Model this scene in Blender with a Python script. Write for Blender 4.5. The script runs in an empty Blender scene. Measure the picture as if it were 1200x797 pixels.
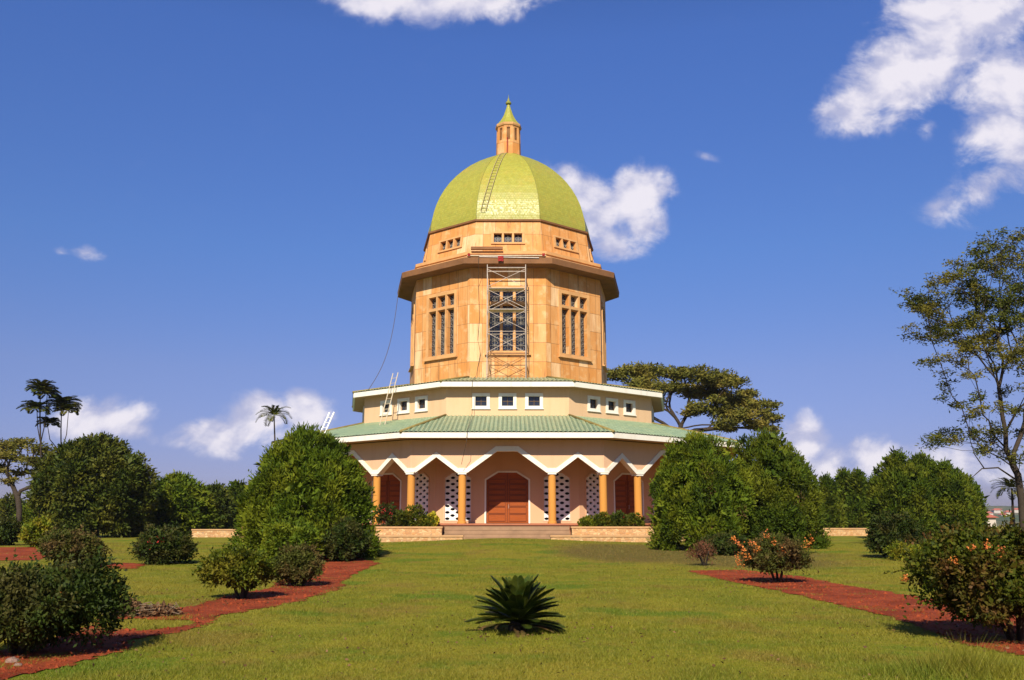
import bpy, math, numpy as np
from mathutils import Vector, Matrix, noise as mnoise
from mathutils.geometry import tessellate_polygon

# ------------------------------------------------------------------ camera, sky, sun, exposure
sc = bpy.context.scene
COL = sc.collection
TH = math.radians(10.98)                 # camera pitch
FPX, CXP, CYP = 1080.0, 600.0, 398.5     # focal length and centre in photograph pixels
EYE = 1.65
cam = bpy.data.objects.new('camera', bpy.data.cameras.new('camera'))
COL.objects.link(cam)
cam.location = (0, 0, EYE)
cam.rotation_euler = (math.pi/2 + TH, 0, 0)
cam.data.sensor_width = 36.0
cam.data.lens = 36.0*FPX/1200.0
cam.data.clip_start = 0.1
cam.data.clip_end = 9000.0
sc.camera = cam

SUN_EL, SUN_AZ = math.radians(37.0), math.radians(8.0)     # behind the camera, a little to its left
sd = bpy.data.lights.new('sun', 'SUN')
sd.energy = 5.0
sd.angle = math.radians(0.5)
sd.color = (1.0, 0.92, 0.78)
so = bpy.data.objects.new('sun', sd)
COL.objects.link(so)
ray = Vector((math.sin(SUN_AZ)*math.cos(SUN_EL), math.cos(SUN_AZ)*math.cos(SUN_EL), -math.sin(SUN_EL)))
so.rotation_euler = ray.to_track_quat('-Z', 'Y').to_euler()
so.location = (-20, -60, 70)

sc.view_settings.view_transform = 'Standard'
sc.view_settings.look = 'None'
sc.view_settings.gamma = 1.0
sc.view_settings.exposure = 0.5
sc.view_settings.use_curve_mapping = False
sc.render.engine = 'CYCLES'
sc.cycles.max_bounces = 6
sc.cycles.diffuse_bounces = 3
sc.cycles.transparent_max_bounces = 8
sc.cycles.use_denoising = True


class NT:
    """short hand for building node trees"""
    def __init__(s, tree):
        s.t = tree
        tree.nodes.clear()

    def n(s, kind, **kw):
        nd = s.t.nodes.new('ShaderNode' + kind)
        for k, v in kw.items():
            setattr(nd, k, v)
        return nd

    def put(s, sock, v):
        if v is None:
            return
        if isinstance(v, bpy.types.NodeSocket):
            s.t.links.new(v, sock)
        elif isinstance(v, (tuple, list)):
            v = tuple(v)
            if sock.type == 'RGBA' and len(v) == 3:
                v = v + (1.0,)
            sock.default_value = v
        else:
            sock.default_value = v

    def mix(s, f, a, b, mode='MIX'):
        nd = s.n('Mix', data_type='RGBA', blend_type=mode)
        s.put(nd.inputs[0], f); s.put(nd.inputs[6], a); s.put(nd.inputs[7], b)
        return nd.outputs[2]

    def math(s, op, a, b=0.0, c=None, clamp=False):
        nd = s.n('Math', operation=op, use_clamp=clamp)
        s.put(nd.inputs[0], a); s.put(nd.inputs[1], b)
        if c is not None:
            s.put(nd.inputs[2], c)
        return nd.outputs[0]

    def noise(s, vec, scale, detail=4.0, rough=0.55, dist=0.0):
        nd = s.n('TexNoise')
        s.put(nd.inputs['Vector'], vec); nd.inputs['Scale'].default_value = scale
        nd.inputs['Detail'].default_value = detail; nd.inputs['Roughness'].default_value = rough
        nd.inputs['Distortion'].default_value = dist
        return nd.outputs[0]

    def step(s, v, lo, hi):
        nd = s.n('MapRange', interpolation_type='SMOOTHSTEP')
        s.put(nd.inputs[0], v); nd.inputs[1].default_value = lo; nd.inputs[2].default_value = hi
        return nd.outputs[0]

    def scale(s, vec, xyz, loc=(0, 0, 0)):
        nd = s.n('Mapping')
        s.put(nd.inputs[0], vec); nd.inputs['Scale'].default_value = xyz; nd.inputs['Location'].default_value = loc
        return nd.outputs[0]

    def obj(s):
        return s.n('TexCoord').outputs['Object']

    def pos(s):
        return s.n('NewGeometry').outputs['Position']

    def uv(s):
        return s.n('TexCoord').outputs['UV']

    def bump(s, h, strength, dist=0.02):
        nd = s.n('Bump')
        s.put(nd.inputs['Height'], h); nd.inputs['Strength'].default_value = strength; nd.inputs['Distance'].default_value = dist
        return nd.outputs[0]

    def out(s, col, rough=0.8, spec=0.3, normal=None, metal=0.0, coat=0.0, trans=0.0):
        p = s.n('BsdfPrincipled')
        s.put(p.inputs['Base Color'], col); s.put(p.inputs['Roughness'], rough)
        s.put(p.inputs['Specular IOR Level'], spec); s.put(p.inputs['Metallic'], metal)
        s.put(p.inputs['Normal'], normal); s.put(p.inputs['Coat Weight'], coat)
        o = s.n('OutputMaterial')
        if trans:
            tl = s.n('BsdfTranslucent'); s.put(tl.inputs[0], col)
            mx = s.n('MixShader'); mx.inputs[0].default_value = trans
            s.t.links.new(p.outputs[0], mx.inputs[1]); s.t.links.new(tl.outputs[0], mx.inputs[2])
            s.t.links.new(mx.outputs[0], o.inputs[0])
        else:
            s.t.links.new(p.outputs[0], o.inputs[0])


def newmat(name):
    m = bpy.data.materials.new(name)
    m.use_nodes = True
    return m, NT(m.node_tree)


# ---- world: Nishita sky with cumulus clouds far out in it
SKY_STRENGTH = 0.056
world = bpy.data.worlds.new('World')
sc.world = world
world.use_nodes = True
w = NT(world.node_tree)
sky = w.n('TexSky', sky_type='NISHITA', sun_disc=False, sun_elevation=SUN_EL, sun_rotation=math.pi + SUN_AZ,
          altitude=1200.0, air_density=1.0, dust_density=0.6, ozone_density=2.5)
hsv = w.n('HueSaturation')
hsv.inputs['Hue'].default_value = 0.512
hsv.inputs['Saturation'].default_value = 1.12
w.put(hsv.inputs['Color'], sky.outputs[0])
gen = w.n('TexCoord').outputs['Generated']
# clear tropical air: deeper blue aloft, a thin lilac haze low down
tint = w.n('ValToRGB')
sep = w.n('SeparateXYZ'); w.put(sep.inputs[0], gen)
yy = w.math('MAXIMUM', sep.outputs[1], 0.02)
w.put(tint.inputs[0], sep.outputs[2])
er = tint.color_ramp
for i, (p, c) in enumerate(((0.0, (.42, .36, .62)), (.044, (.66, .57, .92)), (.153, (1.03, .92, 1.14)), (.279, (1.06, 1.25, 1.52)), (.483, (1.25, 1.55, 2.0)), (.75, (.85, 1.05, 1.35)))):
    e_ = er.elements[i] if i < 2 else er.elements.new(p)
    e_.position = p; e_.color = tuple(q/2.0 for q in c) + (1,)
t2 = w.n('VectorMath', operation='SCALE'); w.put(t2.inputs[0], tint.outputs[0]); t2.inputs['Scale'].default_value = 2.0
sky_blue = w.mix(1.0, hsv.outputs[0], t2.outputs[0], 'MULTIPLY')
# azimuth and height of the direction, as tangents about the north horizon
comb = w.n('CombineXYZ')
w.put(comb.inputs[0], w.math('DIVIDE', sep.outputs[0], yy)); w.put(comb.inputs[1], w.math('DIVIDE', sep.outputs[2], yy))
dirv = comb.outputs[0]


def sky_dir(px, py):
    a = math.atan((CYP - py)/FPX)
    el = TH + a
    # tangent coordinates (x/y, z/y) of the sky direction
    dy = math.cos(TH) - math.sin(TH)*(CYP - py)/FPX
    return (px - CXP)/FPX/dy, math.tan(el)


warp = w.n('TexNoise'); w.put(warp.inputs['Vector'], dirv)
warp.inputs['Scale'].default_value = 9.0; warp.inputs['Detail'].default_value = 5.0
wsub = w.n('VectorMath', operation='SUBTRACT'); w.put(wsub.inputs[0], warp.outputs[1]); wsub.inputs[1].default_value = (.5, .5, .5)
wscl = w.n('VectorMath', operation='SCALE'); w.put(wscl.inputs[0], wsub.outputs[0]); wscl.inputs['Scale'].default_value = 0.05
wadd = w.n('VectorMath', operation='ADD'); w.put(wadd.inputs[0], dirv); w.put(wadd.inputs[1], wscl.outputs[0])
CLOUDS = [  # centre, half width, half height (photograph pixels), tilt in degrees, density
    (440, 2, 60, 22, 0, .9), (545, -2, 100, 30, 6, 1.0), (500, 8, 60, 26, 0, .8),
    (1010, 125, 55, 34, 35, .95), (1060, 85, 75, 48, 45, 1.05), (1110, 25, 90, 60, 45, 1.1), (1165, 20, 80, 50, 40, .95),
    (1180, 105, 70, 70, 20, .9), (1195, 160, 66, 60, 10, .85), (1165, 215, 70, 40, 35, .62), (1120, 245, 60, 22, 20, .40), (985, 148, 34, 18, 30, .55), (1085, 150, 26, 16, 40, .42),
    (748, 225, 40, 38, 20, 1.1), (700, 245, 55, 45, 0, 1.0), (665, 215, 34, 26, -20, .75), (715, 275, 45, 30, 0, .85), (755, 255, 30, 30, 0, .8),
    (105, 293, 24, 13, -10, .62), (72, 291, 14, 9, 0, .5), (825, 181, 12, 7, 0, .45),
    (125, 488, 62, 26, 4, 1.0), (95, 500, 50, 22, 0, .8), (160, 500, 30, 16, 0, .7), (300, 488, 46, 26, 0, 1.0), (265, 504, 60, 22, 6, .95),
    (355, 485, 38, 26, 0, 1.0), (215, 515, 40, 15, 0, .55), (330, 510, 60, 24, 0, .6),
    (945, 520, 30, 36, 0, 1.0), (965, 545, 36, 26, 0, .8), (1035, 535, 34, 22, 0, .9), (1105, 545, 90, 24, 0, .85), (1160, 560, 60, 26, 0, .7),
]
mask = None
for (px, py, rx, ry, ang, dens) in CLOUDS:
    u, v = sky_dir(px, py)
    u2, _ = sky_dir(px + rx, py)
    _, v2 = sky_dir(px, py - ry)
    mp = w.n('Mapping', vector_type='TEXTURE')
    w.put(mp.inputs[0], wadd.outputs[0])
    mp.inputs['Location'].default_value = (u, v, 0)
    mp.inputs['Rotation'].default_value = (0, 0, math.radians(ang))
    mp.inputs['Scale'].default_value = (1.5*abs(u2 - u), 1.5*abs(v2 - v), 1e6)
    ln = w.n('VectorMath', operation='LENGTH'); w.put(ln.inputs[0], mp.outputs[0])
    e = w.math('MULTIPLY', w.math('SUBTRACT', 1.0, ln.outputs['Value'], clamp=True), dens)
    mask = e if mask is None else w.math('SMOOTH_MAX', mask, e, 0.15)
fine = w.noise(w.scale(dirv, (1, 1.25, 1)), 15.0, 10.0, 0.62, 0.3)
body = w.math('ADD', mask, w.math('MULTIPLY', w.math('SUBTRACT', fine, 0.52), 1.45))
cover = w.math('MULTIPLY', w.step(body, 0.15, 0.66), w.step(mask, 0.09, 0.30))
# billows: the sides turned to the sun (upper left) are brighter
b0 = w.noise(w.scale(dirv, (1, 1.25, 1)), 13.0, 5.0, 0.5, 0.3)
b1 = w.noise(w.scale(dirv, (1, 1.25, 1), (-.010, .014, 0)), 13.0, 5.0, 0.5, 0.3)
relief = w.math('MULTIPLY', w.math('SUBTRACT', b0, b1), 2.6)
shade = w.step(w.math('ADD', w.math('MULTIPLY', body, 0.75), relief), 0.10, 0.80)
cloud_col = w.mix(shade, (6.2, 6.4, 9.0), (11.6, 11.0, 11.8))
cover = w.math('MULTIPLY', cover, 0.93)
final = w.mix(cover, sky_blue, cloud_col)
bg = w.n('Background'); w.put(bg.inputs[0], final); bg.inputs[1].default_value = SKY_STRENGTH
wo = w.n('OutputWorld'); w.t.links.new(bg.outputs[0], wo.inputs[0])


# ------------------------------------------------------------------ helpers
def smooth01(t):
    t = max(0.0, min(1.0, t))
    return t*t*(3 - 2*t)


def gz(x, y):
    """height of the ground"""
    z = 0.22*smooth01((y - 30)/26.0)
    z += .25*math.exp(-((x + .3)/5.2)**2)*smooth01((y - 33)/18.0)*(1 - smooth01((y - 58)/6.0))
    z -= 26.0*smooth01((y - 175)/260.0)
    return z


def X(px, Y, z=1.65):
    return (px - CXP)/FPX*(Y*math.cos(TH) + (z - EYE)*math.sin(TH))


def Z(py, Y):
    return EYE + Y*math.tan(TH + math.atan((CYP - py)/FPX))


def ground_pt(px, py):
    t = math.tan(TH + math.atan((CYP - py)/FPX))
    Y = -EYE/t
    for _ in range(6):
        Y = (gz(0, Y) - EYE)/t
    return X(px, Y, gz(0, Y)), Y


def tag(o, label=None, cat=None, group=None, kind=None):
    if label: o['label'] = label
    if cat: o['category'] = cat
    if group: o['group'] = group
    if kind: o['kind'] = kind
    return o


def empty(name, loc, label, cat, group=None, rz=0.0):
    o = bpy.data.objects.new(name, None)
    COL.objects.link(o)
    o.location = loc
    o.rotation_euler = (0, 0, rz)
    o.empty_display_size = 0.3
    return tag(o, label, cat, group)


class MB:
    def __init__(s):
        s.v = []; s.f = []; s.uv = []

    def face(s, pts, uvs=None):
        i = len(s.v)
        s.v += [tuple(p) for p in pts]
        s.f.append(tuple(range(i, i + len(pts))))
        s.uv.append(uvs)

    def box(s, c, d, m=None):
        cx, cy, cz = c; a, b, h = d[0]/2, d[1]/2, d[2]/2
        P = [Vector((cx + i*a, cy + j*b, cz + k*h)) for k in (-1, 1) for j in (-1, 1) for i in (-1, 1)]
        if m is not None:
            P = [m @ p for p in P]
        for q in ((0, 2, 3, 1), (4, 5, 7, 6), (0, 1, 5, 4), (2, 6, 7, 3), (0, 4, 6, 2), (1, 3, 7, 5)):
            s.face([P[k] for k in q])

    def tube(s, pts, rad, n=6, cap=True):
        pts = [Vector(p) for p in pts]
        if not isinstance(rad, (list, tuple)):
            rad = [rad]*len(pts)
        base = len(s.v)
        ref = None
        for i, p in enumerate(pts):
            d = (pts[min(i + 1, len(pts) - 1)] - pts[max(i - 1, 0)])
            if d.length < 1e-9: d = Vector((0, 0, 1))
            d.normalize()
            if ref is None:
                ref = Vector((1, 0, 0)) if abs(d.x) < .8 else Vector((0, 1, 0))
            a = (ref - d*ref.dot(d))
            if a.length < 1e-6: a = d.orthogonal()
            a.normalize(); ref = a
            b = d.cross(a)
            for k in range(n):
                t = 2*math.pi*k/n
                s.v.append(tuple(p + (a*math.cos(t) + b*math.sin(t))*rad[i]))
        for i in range(len(pts) - 1):
            for k in range(n):
                k2 = (k + 1) % n
                s.f.append((base + i*n + k, base + i*n + k2, base + (i + 1)*n + k2, base + (i + 1)*n + k)); s.uv.append(None)
        if cap:
            s.f.append(tuple(base + k for k in reversed(range(n)))); s.uv.append(None)
            e = base + (len(pts) - 1)*n
            s.f.append(tuple(e + k for k in range(n))); s.uv.append(None)

    def build(s, name, mat, parent=None, smooth=False):
        me = bpy.data.meshes.new(name)
        me.from_pydata(s.v, [], s.f)
        if any(u for u in s.uv):
            lay = me.uv_layers.new(name='UVMap')
            k = 0
            for f, u in zip(s.f, s.uv):
                for j in range(len(f)):
                    if u: lay.data[k].uv = u[j]
                    k += 1
        if smooth:
            me.polygons.foreach_set('use_smooth', [True]*len(me.polygons))
        me.materials.append(mat)
        me.update()
        o = bpy.data.objects.new(name, me)
        COL.objects.link(o)
        if parent: o.parent = parent
        return o


def copy_tree(o, parent=None):
    c = o.copy()
    COL.objects.link(c)
    c.parent = parent if parent else o.parent
    for ch in list(o.children):
        copy_tree(ch, c)
    return c


# ------------------------------------------------------------------ materials
def plain(name, col, rough=0.7, spec=0.3, var=0.15, scale=3.0, metal=0.0, bump=0.0):
    m, t = newmat(name)
    nz = t.noise(t.obj(), scale, 5.0)
    dark = tuple(c*(1 - 2*var) for c in col); light = tuple(min(1, c*(1 + var)) for c in col)
    nrm = t.bump(t.noise(t.obj(), scale*12, 3.0), bump) if bump else None
    t.out(t.mix(nz, dark, light), rough, spec, nrm, metal)
    return m


def plaster(name, col, stain, amount=.5):
    m, t = newmat(name)
    p = t.obj()
    streak = t.step(t.noise(t.scale(p, (1.6, 1.6, .22)), 1.3, 6.0, .62), .46, .78)
    blot = t.noise(p, .45, 5.0)
    c = t.mix(t.math('MULTIPLY', streak, amount), col, stain)
    c = t.mix(t.math('MULTIPLY', blot, .5), c, tuple(k*.82 for k in col))
    fine = t.noise(p, 26.0, 4.0)
    c = t.mix(t.math('MULTIPLY', fine, .18), c, tuple(k*.6 for k in col))
    t.out(c, .88, .2, t.bump(fine, .25, .01))
    return m


def stone_panels():
    m, t = newmat('stained_stone_panels')
    uv = t.uv()
    p = t.pos()
    br = t.n('TexBrick', offset=0.0, squash=1.0)
    t.put(br.inputs['Vector'], uv)
    br.inputs['Color1'].default_value = (0, 0, 0, 1); br.inputs['Color2'].default_value = (1, 1, 1, 1); br.inputs['Mortar'].default_value = (.5, .5, .5, 1)
    br.inputs['Scale'].default_value = 1.0; br.inputs['Mortar Size'].default_value = .018; br.inputs['Mortar Smooth'].default_value = .3
    br.inputs['Brick Width'].default_value = .994; br.inputs['Row Height'].default_value = 1.5; br.inputs['Bias'].default_value = 0.0
    r = br.outputs[0]
    base = t.mix(r, (.57, .235, .055), (.65, .345, .130))
    pale = t.step(r, .72, .95)
    base = t.mix(t.math('MULTIPLY', pale, .7), base, (.76, .53, .29))
    st = t.step(t.noise(t.scale(p, (2.2, 2.2, .28)), 1.0, 7.0, .65), .42, .66)
    base = t.mix(t.math('MULTIPLY', st, .60), base, (.49, .185, .036))
    st2 = t.step(t.noise(t.scale(p, (5.0, 5.0, .35), (7, 3, 1)), 1.0, 7.0, .6), .57, .72)
    base = t.mix(t.math('MULTIPLY', st2, .65), base, (.19, .085, .032))
    blot = t.noise(p, 1.4, 6.0, .6)
    base = t.mix(t.math('MULTIPLY', t.step(blot, .50, .72), .45), base, (.72, .52, .27))
    base = t.mix(t.math('MULTIPLY', br.outputs[1], .85), base, (.20, .09, .035))
    t.out(base, .72, .3, t.bump(t.math('SUBTRACT', blot, t.math('MULTIPLY', br.outputs[1], 1.2)), .3, .02))
    return m


def roof_tile(name, c1, c2, c3, course=.33, gloss=.42):
    m, t = newmat(name)
    uv = t.uv()
    br = t.n('TexBrick', offset=.5)
    t.put(br.inputs['Vector'], uv)
    br.inputs['Color1'].default_value = (0, 0, 0, 1); br.inputs['Color2'].default_value = (1, 1, 1, 1); br.inputs['Mortar'].default_value = (.3, .3, .3, 1)
    br.inputs['Scale'].default_value = 1.0; br.inputs['Mortar Size'].default_value = .022; br.inputs['Mortar Smooth'].default_value = .2
    br.inputs['Brick Width'].default_value = .26; br.inputs['Row Height'].default_value = course
    c = t.mix(br.outputs[0], c1, c2)
    blot = t.step(t.noise(t.scale(uv, (1.4, .35, 1)), 1.2, 6.0, .65), .48, .74)
    c = t.mix(t.math('MULTIPLY', blot, .6), c, c3)
    c = t.mix(t.math('MULTIPLY', br.outputs[1], .7), c, tuple(k*.35 for k in c1))
    # darker tone in the channels between the rolls, pale yellow on the crests
    sx = t.n('SeparateXYZ'); t.put(sx.inputs[0], uv)
    wv = t.math('ABSOLUTE', t.math('SINE', t.math('MULTIPLY', sx.outputs[0], math.pi/.30)))
    c = t.mix(t.math('MULTIPLY', t.step(wv, .55, .0), .65), c, (.07, .10, .055))
    c = t.mix(t.math('MULTIPLY', t.step(wv, .80, 1.0), .35), c, (.48, .47, .27))
    t.out(c, gloss, .4, t.bump(t.math('SUBTRACT', 1.0, br.outputs[1]), .5, .02))
    return m


def dome_tile():
    m, t = newmat('glazed_mosaic_tile')
    uv = t.uv(); p = t.pos()
    br = t.n('TexBrick', offset=.5)
    t.put(br.inputs['Vector'], uv)
    br.inputs['Color1'].default_value = (0, 0, 0, 1); br.inputs['Color2'].default_value = (1, 1, 1, 1); br.inputs['Mortar'].default_value = (.5, .5, .5, 1)
    br.inputs['Scale'].default_value = 1.0; br.inputs['Mortar Size'].default_value = .008
    br.inputs['Brick Width'].default_value = .21; br.inputs['Row Height'].default_value = .19
    c = t.mix(br.outputs[0], (.30, .275, .032), (.365, .34, .045))
    v = t.n('TexVoronoi'); t.put(v.inputs['Vector'], uv); v.inputs['Scale'].default_value = 7.5
    sx = t.n('SeparateColor'); t.put(sx.inputs[0], v.outputs['Color'])
    c = t.mix(t.math('MULTIPLY', t.step(sx.outputs[0], .45, .95), .30), c, (.25, .30, .050))
    c = t.mix(t.math('MULTIPLY', t.step(t.noise(p, .6, 5.0, .6), .5, .75), .60), c, (.42, .30, .045))
    c = t.mix(t.math('MULTIPLY', br.outputs[1], .5), c, (.12, .13, .03))
    # each tile sits at a slightly different tilt
    h = t.math('ADD', t.math('MULTIPLY', sx.outputs[1], .5), t.math('SUBTRACT', 1.0, br.outputs[1]))
    t.out(c, t.math('ADD', .32, t.math('MULTIPLY', sx.outputs[2], .25)), .42, t.bump(h, .35, .02))
    return m


def rubble():
    m, t = newmat('stone_clad_wall')
    p = t.obj()
    v = t.n('TexVoronoi', feature='F1'); t.put(v.inputs['Vector'], t.scale(p, (1, 1, 1.5))); v.inputs['Scale'].default_value = 4.5
    ve = t.n('TexVoronoi', feature='DISTANCE_TO_EDGE'); t.put(ve.inputs['Vector'], t.scale(p, (1, 1, 1.5))); ve.inputs['Scale'].default_value = 4.5
    sx = t.n('SeparateColor'); t.put(sx.inputs[0], v.outputs['Color'])
    c = t.mix(sx.outputs[0], (.46, .24, .09), (.60, .40, .20))
    c = t.mix(t.math('MULTIPLY', t.step(sx.outputs[1], .6, .9), .5), c, (.33, .16, .07))
    c = t.mix(t.step(ve.outputs['Distance'], .05, .0), c, (.30, .20, .12))
    t.out(c, .85, .2, t.bump(t.step(ve.outputs['Distance'], 0, .12), .5, .03))
    return m


def wood(name, col, horiz=True):
    m, t = newmat(name)
    g = t.noise(t.scale(t.obj(), (.6, 8, 7) if horiz else (8, 8, .6)), 2.5, 6.0, .6, .4)
    t.out(t.mix(g, tuple(c*.5 for c in col), col), .6, .2)
    return m


def leafy(name, c1, c2, c3, trans=.18, rough=.55, scale=.9, green=True):
    m, t = newmat(name)
    if green:
        c1, c2, c3 = ((c[0]*1.95, c[1]*1.40, c[2]*.75) for c in (c1, c2, c3))
    r = t.n('NewGeometry').outputs['Random Per Island']
    c = t.mix(r, c1, c2)
    p = t.pos()
    c = t.mix(t.math('MULTIPLY', t.step(t.noise(p, scale, 5.0, .7), .44, .62), .9), c, c3)
    hollow_shade = t.step(t.noise(t.scale(p, (1, 1, 1), (5, 9, 2)), scale*1.7, 5.0, .7), .50, .64)  # dark blotches painted in as shade in the hollows of the foliage
    c = t.mix(t.math('MULTIPLY', hollow_shade, .9), c, tuple(q*.38 for q in c1))
    t.out(c, rough + .1, .12, None, 0.0, 0.0, trans)
    return m


def lawn_colour(t, p):
    big = t.noise(p, .16, 5.0, .6)
    mid = t.noise(p, .75, 6.0, .62)
    fine = t.noise(p, 7.0, 5.0, .7)
    vfine = t.noise(p, 42.0, 3.0, .6)
    c = t.mix(t.step(mid, .38, .64), (.150, .168, .008), (.240, .220, .013))
    c = t.mix(t.math('MULTIPLY', t.step(big, .44, .60), .75), c, (.265, .205, .018))
    c = t.mix(t.math('MULTIPLY', t.step(fine, .50, .68), .55), c, (.29, .185, .035))
    c = t.mix(t.math('MULTIPLY', t.step(t.noise(p, .33, 4.0, .55), .53, .64), .8), c, (.075, .155, .005))
    c = t.mix(t.math('MULTIPLY', t.step(t.noise(t.scale(p, (1, .6, 1), (3, 8, 0)), .42, 6.0, .65), .52, .64), .75), c, (.23, .145, .026))
    c = t.mix(t.math('MULTIPLY', t.step(t.noise(t.scale(p, (1, .5, 1), (13, 2, 0)), 1.5, 6.0, .7), .56, .70), .5), c, (.055, .070, .010))
    c = t.mix(t.math('MULTIPLY', t.step(vfine, .52, .36), .65), c, (.070, .080, .010))
    speck = t.noise(p, 17.0, 4.0, .7)
    c = t.mix(t.math('MULTIPLY', t.step(speck, .52, .66), .6), c, (.27, .225, .030))
    c = t.mix(t.math('MULTIPLY', t.step(speck, .46, .34), .5), c, (.085, .125, .008))
    return c, fine, vfine


def ground_mat():
    m, t = newmat('lawn')
    p = t.pos()
    c, fine, vfine = lawn_colour(t, p)
    at = t.n('Attribute', attribute_name='dry')
    dry = t.step(t.math('ADD', at.outputs['Fac'], t.math('MULTIPLY', t.math('SUBTRACT', fine, .5), .9)), .25, .75)
    c = t.mix(t.math('MULTIPLY', dry, .85), c, t.mix(t.noise(p, 2.2, 6.0, .65), (.060, .062, .012), (.17, .100, .032)))
    t.out(c, .95, .1, t.bump(t.math('ADD', fine, t.math('MULTIPLY', vfine, .6)), .8, .05))
    return m


def grass_mat():
    m, t = newmat('grass_blades')
    c, a, b = lawn_colour(t, t.pos())
    r = t.n('NewGeometry').outputs['Random Per Island']
    at = t.n('Attribute', attribute_name='dry')
    c = t.mix(t.step(at.outputs['Fac'], .15, .7), c, t.mix(r, (.085, .085, .016), (.24, .13, .045)))
    c = t.mix(.34, c, t.mix(r, (.085, .130, .006), (.32, .25, .038)))
    t.out(c, .6, .2, None, 0, 0, .25)
    return m


def soil_mat():
    m, t = newmat('red_soil')
    p = t.pos()
    a = t.noise(p, 1.1, 7.0, .65); b = t.noise(p, 14.0, 6.0, .7)
    c = t.mix(t.step(a, .36, .66), (.195, .034, .012), (.33, .064, .022))
    c = t.mix(t.math('MULTIPLY', t.step(b, .52, .70), .55), c, (.16, .040, .020))
    c = t.mix(t.math('MULTIPLY', t.step(t.noise(p, 30.0, 3.0, .6), .62, .72), .5), c, (.30, .16, .07))
    c = t.mix(t.math('MULTIPLY', t.step(t.noise(p, .9, 6.0, .7, .5), .60, .68), .75), c, (.11, .10, .02))
    t.out(c, .95, .1, t.bump(t.math('ADD', a, b), .9, .06))
    return m


M_STONE = stone_panels()
M_TERRA = plain('terracotta_trim', (.62, .33, .125), .75, .25, .22, 1.5, 0, .2)
M_LEDGE = plain('weathered_brown_ledge', (.25, .115, .048), .8, .2, .28, 1.2, 0, .2)
M_PLAST = plaster('pink_tan_plaster', (.68, .42, .25), (.50, .25, .12), .35)
M_PLAST_IN = plaster('pink_porch_plaster', (.62, .37, .205), (.50, .25, .115), .25)
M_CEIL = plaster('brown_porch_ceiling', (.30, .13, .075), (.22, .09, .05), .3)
M_CREAM = plaster('tan_plaster', (.66, .435, .245), (.50, .28, .12), .35)
M_WHITE = plaster('white_paint', (.80, .745, .63), (.50, .38, .25), .42)
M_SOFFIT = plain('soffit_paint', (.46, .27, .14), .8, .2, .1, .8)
M_COLUMN = plaster('orange_column_render', (.58, .255, .050), (.43, .15, .03), .5)
M_ROOF = roof_tile('green_glazed_tile', (.165, .26, .155), (.27, .365, .205), (.42, .40, .17))
M_DOME = dome_tile()
M_HIP = plain('mossy_ridge_tile', (.27, .20, .055), .7, .3, .35, 2.5)
M_GLASS = plain('dark_window_glass', (.022, .028, .042), .12, .5, .3, 2.0)
M_GRILLE = plain('pale_window_grille', (.30, .27, .22), .6, .3, .2, 3.0)
M_DOOR = wood('red_brown_door_wood', (.36, .080, .010))
M_DOORDARK = wood('door_moulding_wood', (.20, .045, .011))
M_LATTICE = plain('white_lattice_block', (.76, .74, .68), .75, .25, .08, 2.0)
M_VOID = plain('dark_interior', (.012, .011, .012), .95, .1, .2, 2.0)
M_FLOOR = plain('terrace_tile', (.38, .13, .060), .6, .3, .15, 1.5)
M_STEP = plain('step_stone', (.32, .19, .105), .75, .25, .2, 1.8, 0, .2)
M_RUBBLE = rubble()
M_CAP = plain('wall_coping', (.52, .30, .14), .8, .2, .2, 2.0, 0, .2)
M_STEEL = plain('galvanised_tube', (.46, .38, .31), .5, .5, .25, 4.0, .25)
M_RUST = plain('rusty_tube', (.34, .16, .07), .7, .3, .3, 4.0)
M_PALEWOOD = plain('bleached_timber', (.58, .48, .33), .8, .2, .2, 4.0)
M_DARKWOOD = plain('old_timber', (.17, .10, .04), .8, .2, .3, 4.0)
M_LADDERW = plain('brown_ladder_timber', (.42, .33, .16), .8, .2, .2, 4.0)
M_ALU = plain('white_ladder_paint', (.82, .80, .76), .5, .4, .05, 3.0)
M_ROPE = plain('rope_fibre', (.10, .075, .05), .9, .1, .2, 5.0)
M_RED = plain('red_cloth', (.30, .025, .022), .8, .2, .2, 5.0)
M_BARK = plain('grey_brown_bark', (.055, .040, .028), .9, .15, .35, 3.0, 0, .5)
M_BARKP = plain('pale_bark', (.21, .15, .095), .9, .15, .3, 3.0, 0, .5)
M_LAWN = ground_mat()
M_GRASS = grass_mat()
M_SOIL = soil_mat()


# ------------------------------------------------------------------ setting: ground, red beds, hills
def in_view_grid():
    xs = np.unique(np.concatenate([np.arange(-40, 40.01, .5), np.arange(-200, 201, 8.0), np.linspace(-4500, 4500, 61)]))
    ys = np.unique(np.concatenate([np.arange(-4, 70.01, .5), np.arange(70, 480, 5.0), np.linspace(480, 5200, 40), [-60, -20]]))
    return xs, ys


DRY = [(5.2, 42.0, 3.2, 6.5, 1.3), (9.0, 37, 3.5, 5.5, 1.2), (7.5, 47.0, 5, 6, 1.2), (12, 42, 3, 5, .8), (-6.6, 40.0, 2.4, 3, .6), (-2, 24, 3, 2, .25), (2.2, 17, 1.5, 1.2, .2), (15.5, 41, 3, 3, .45), (-23, 33, 4, 2.2, .9), (-15.5, 33.5, 3, 1.2, .7)]


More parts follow.
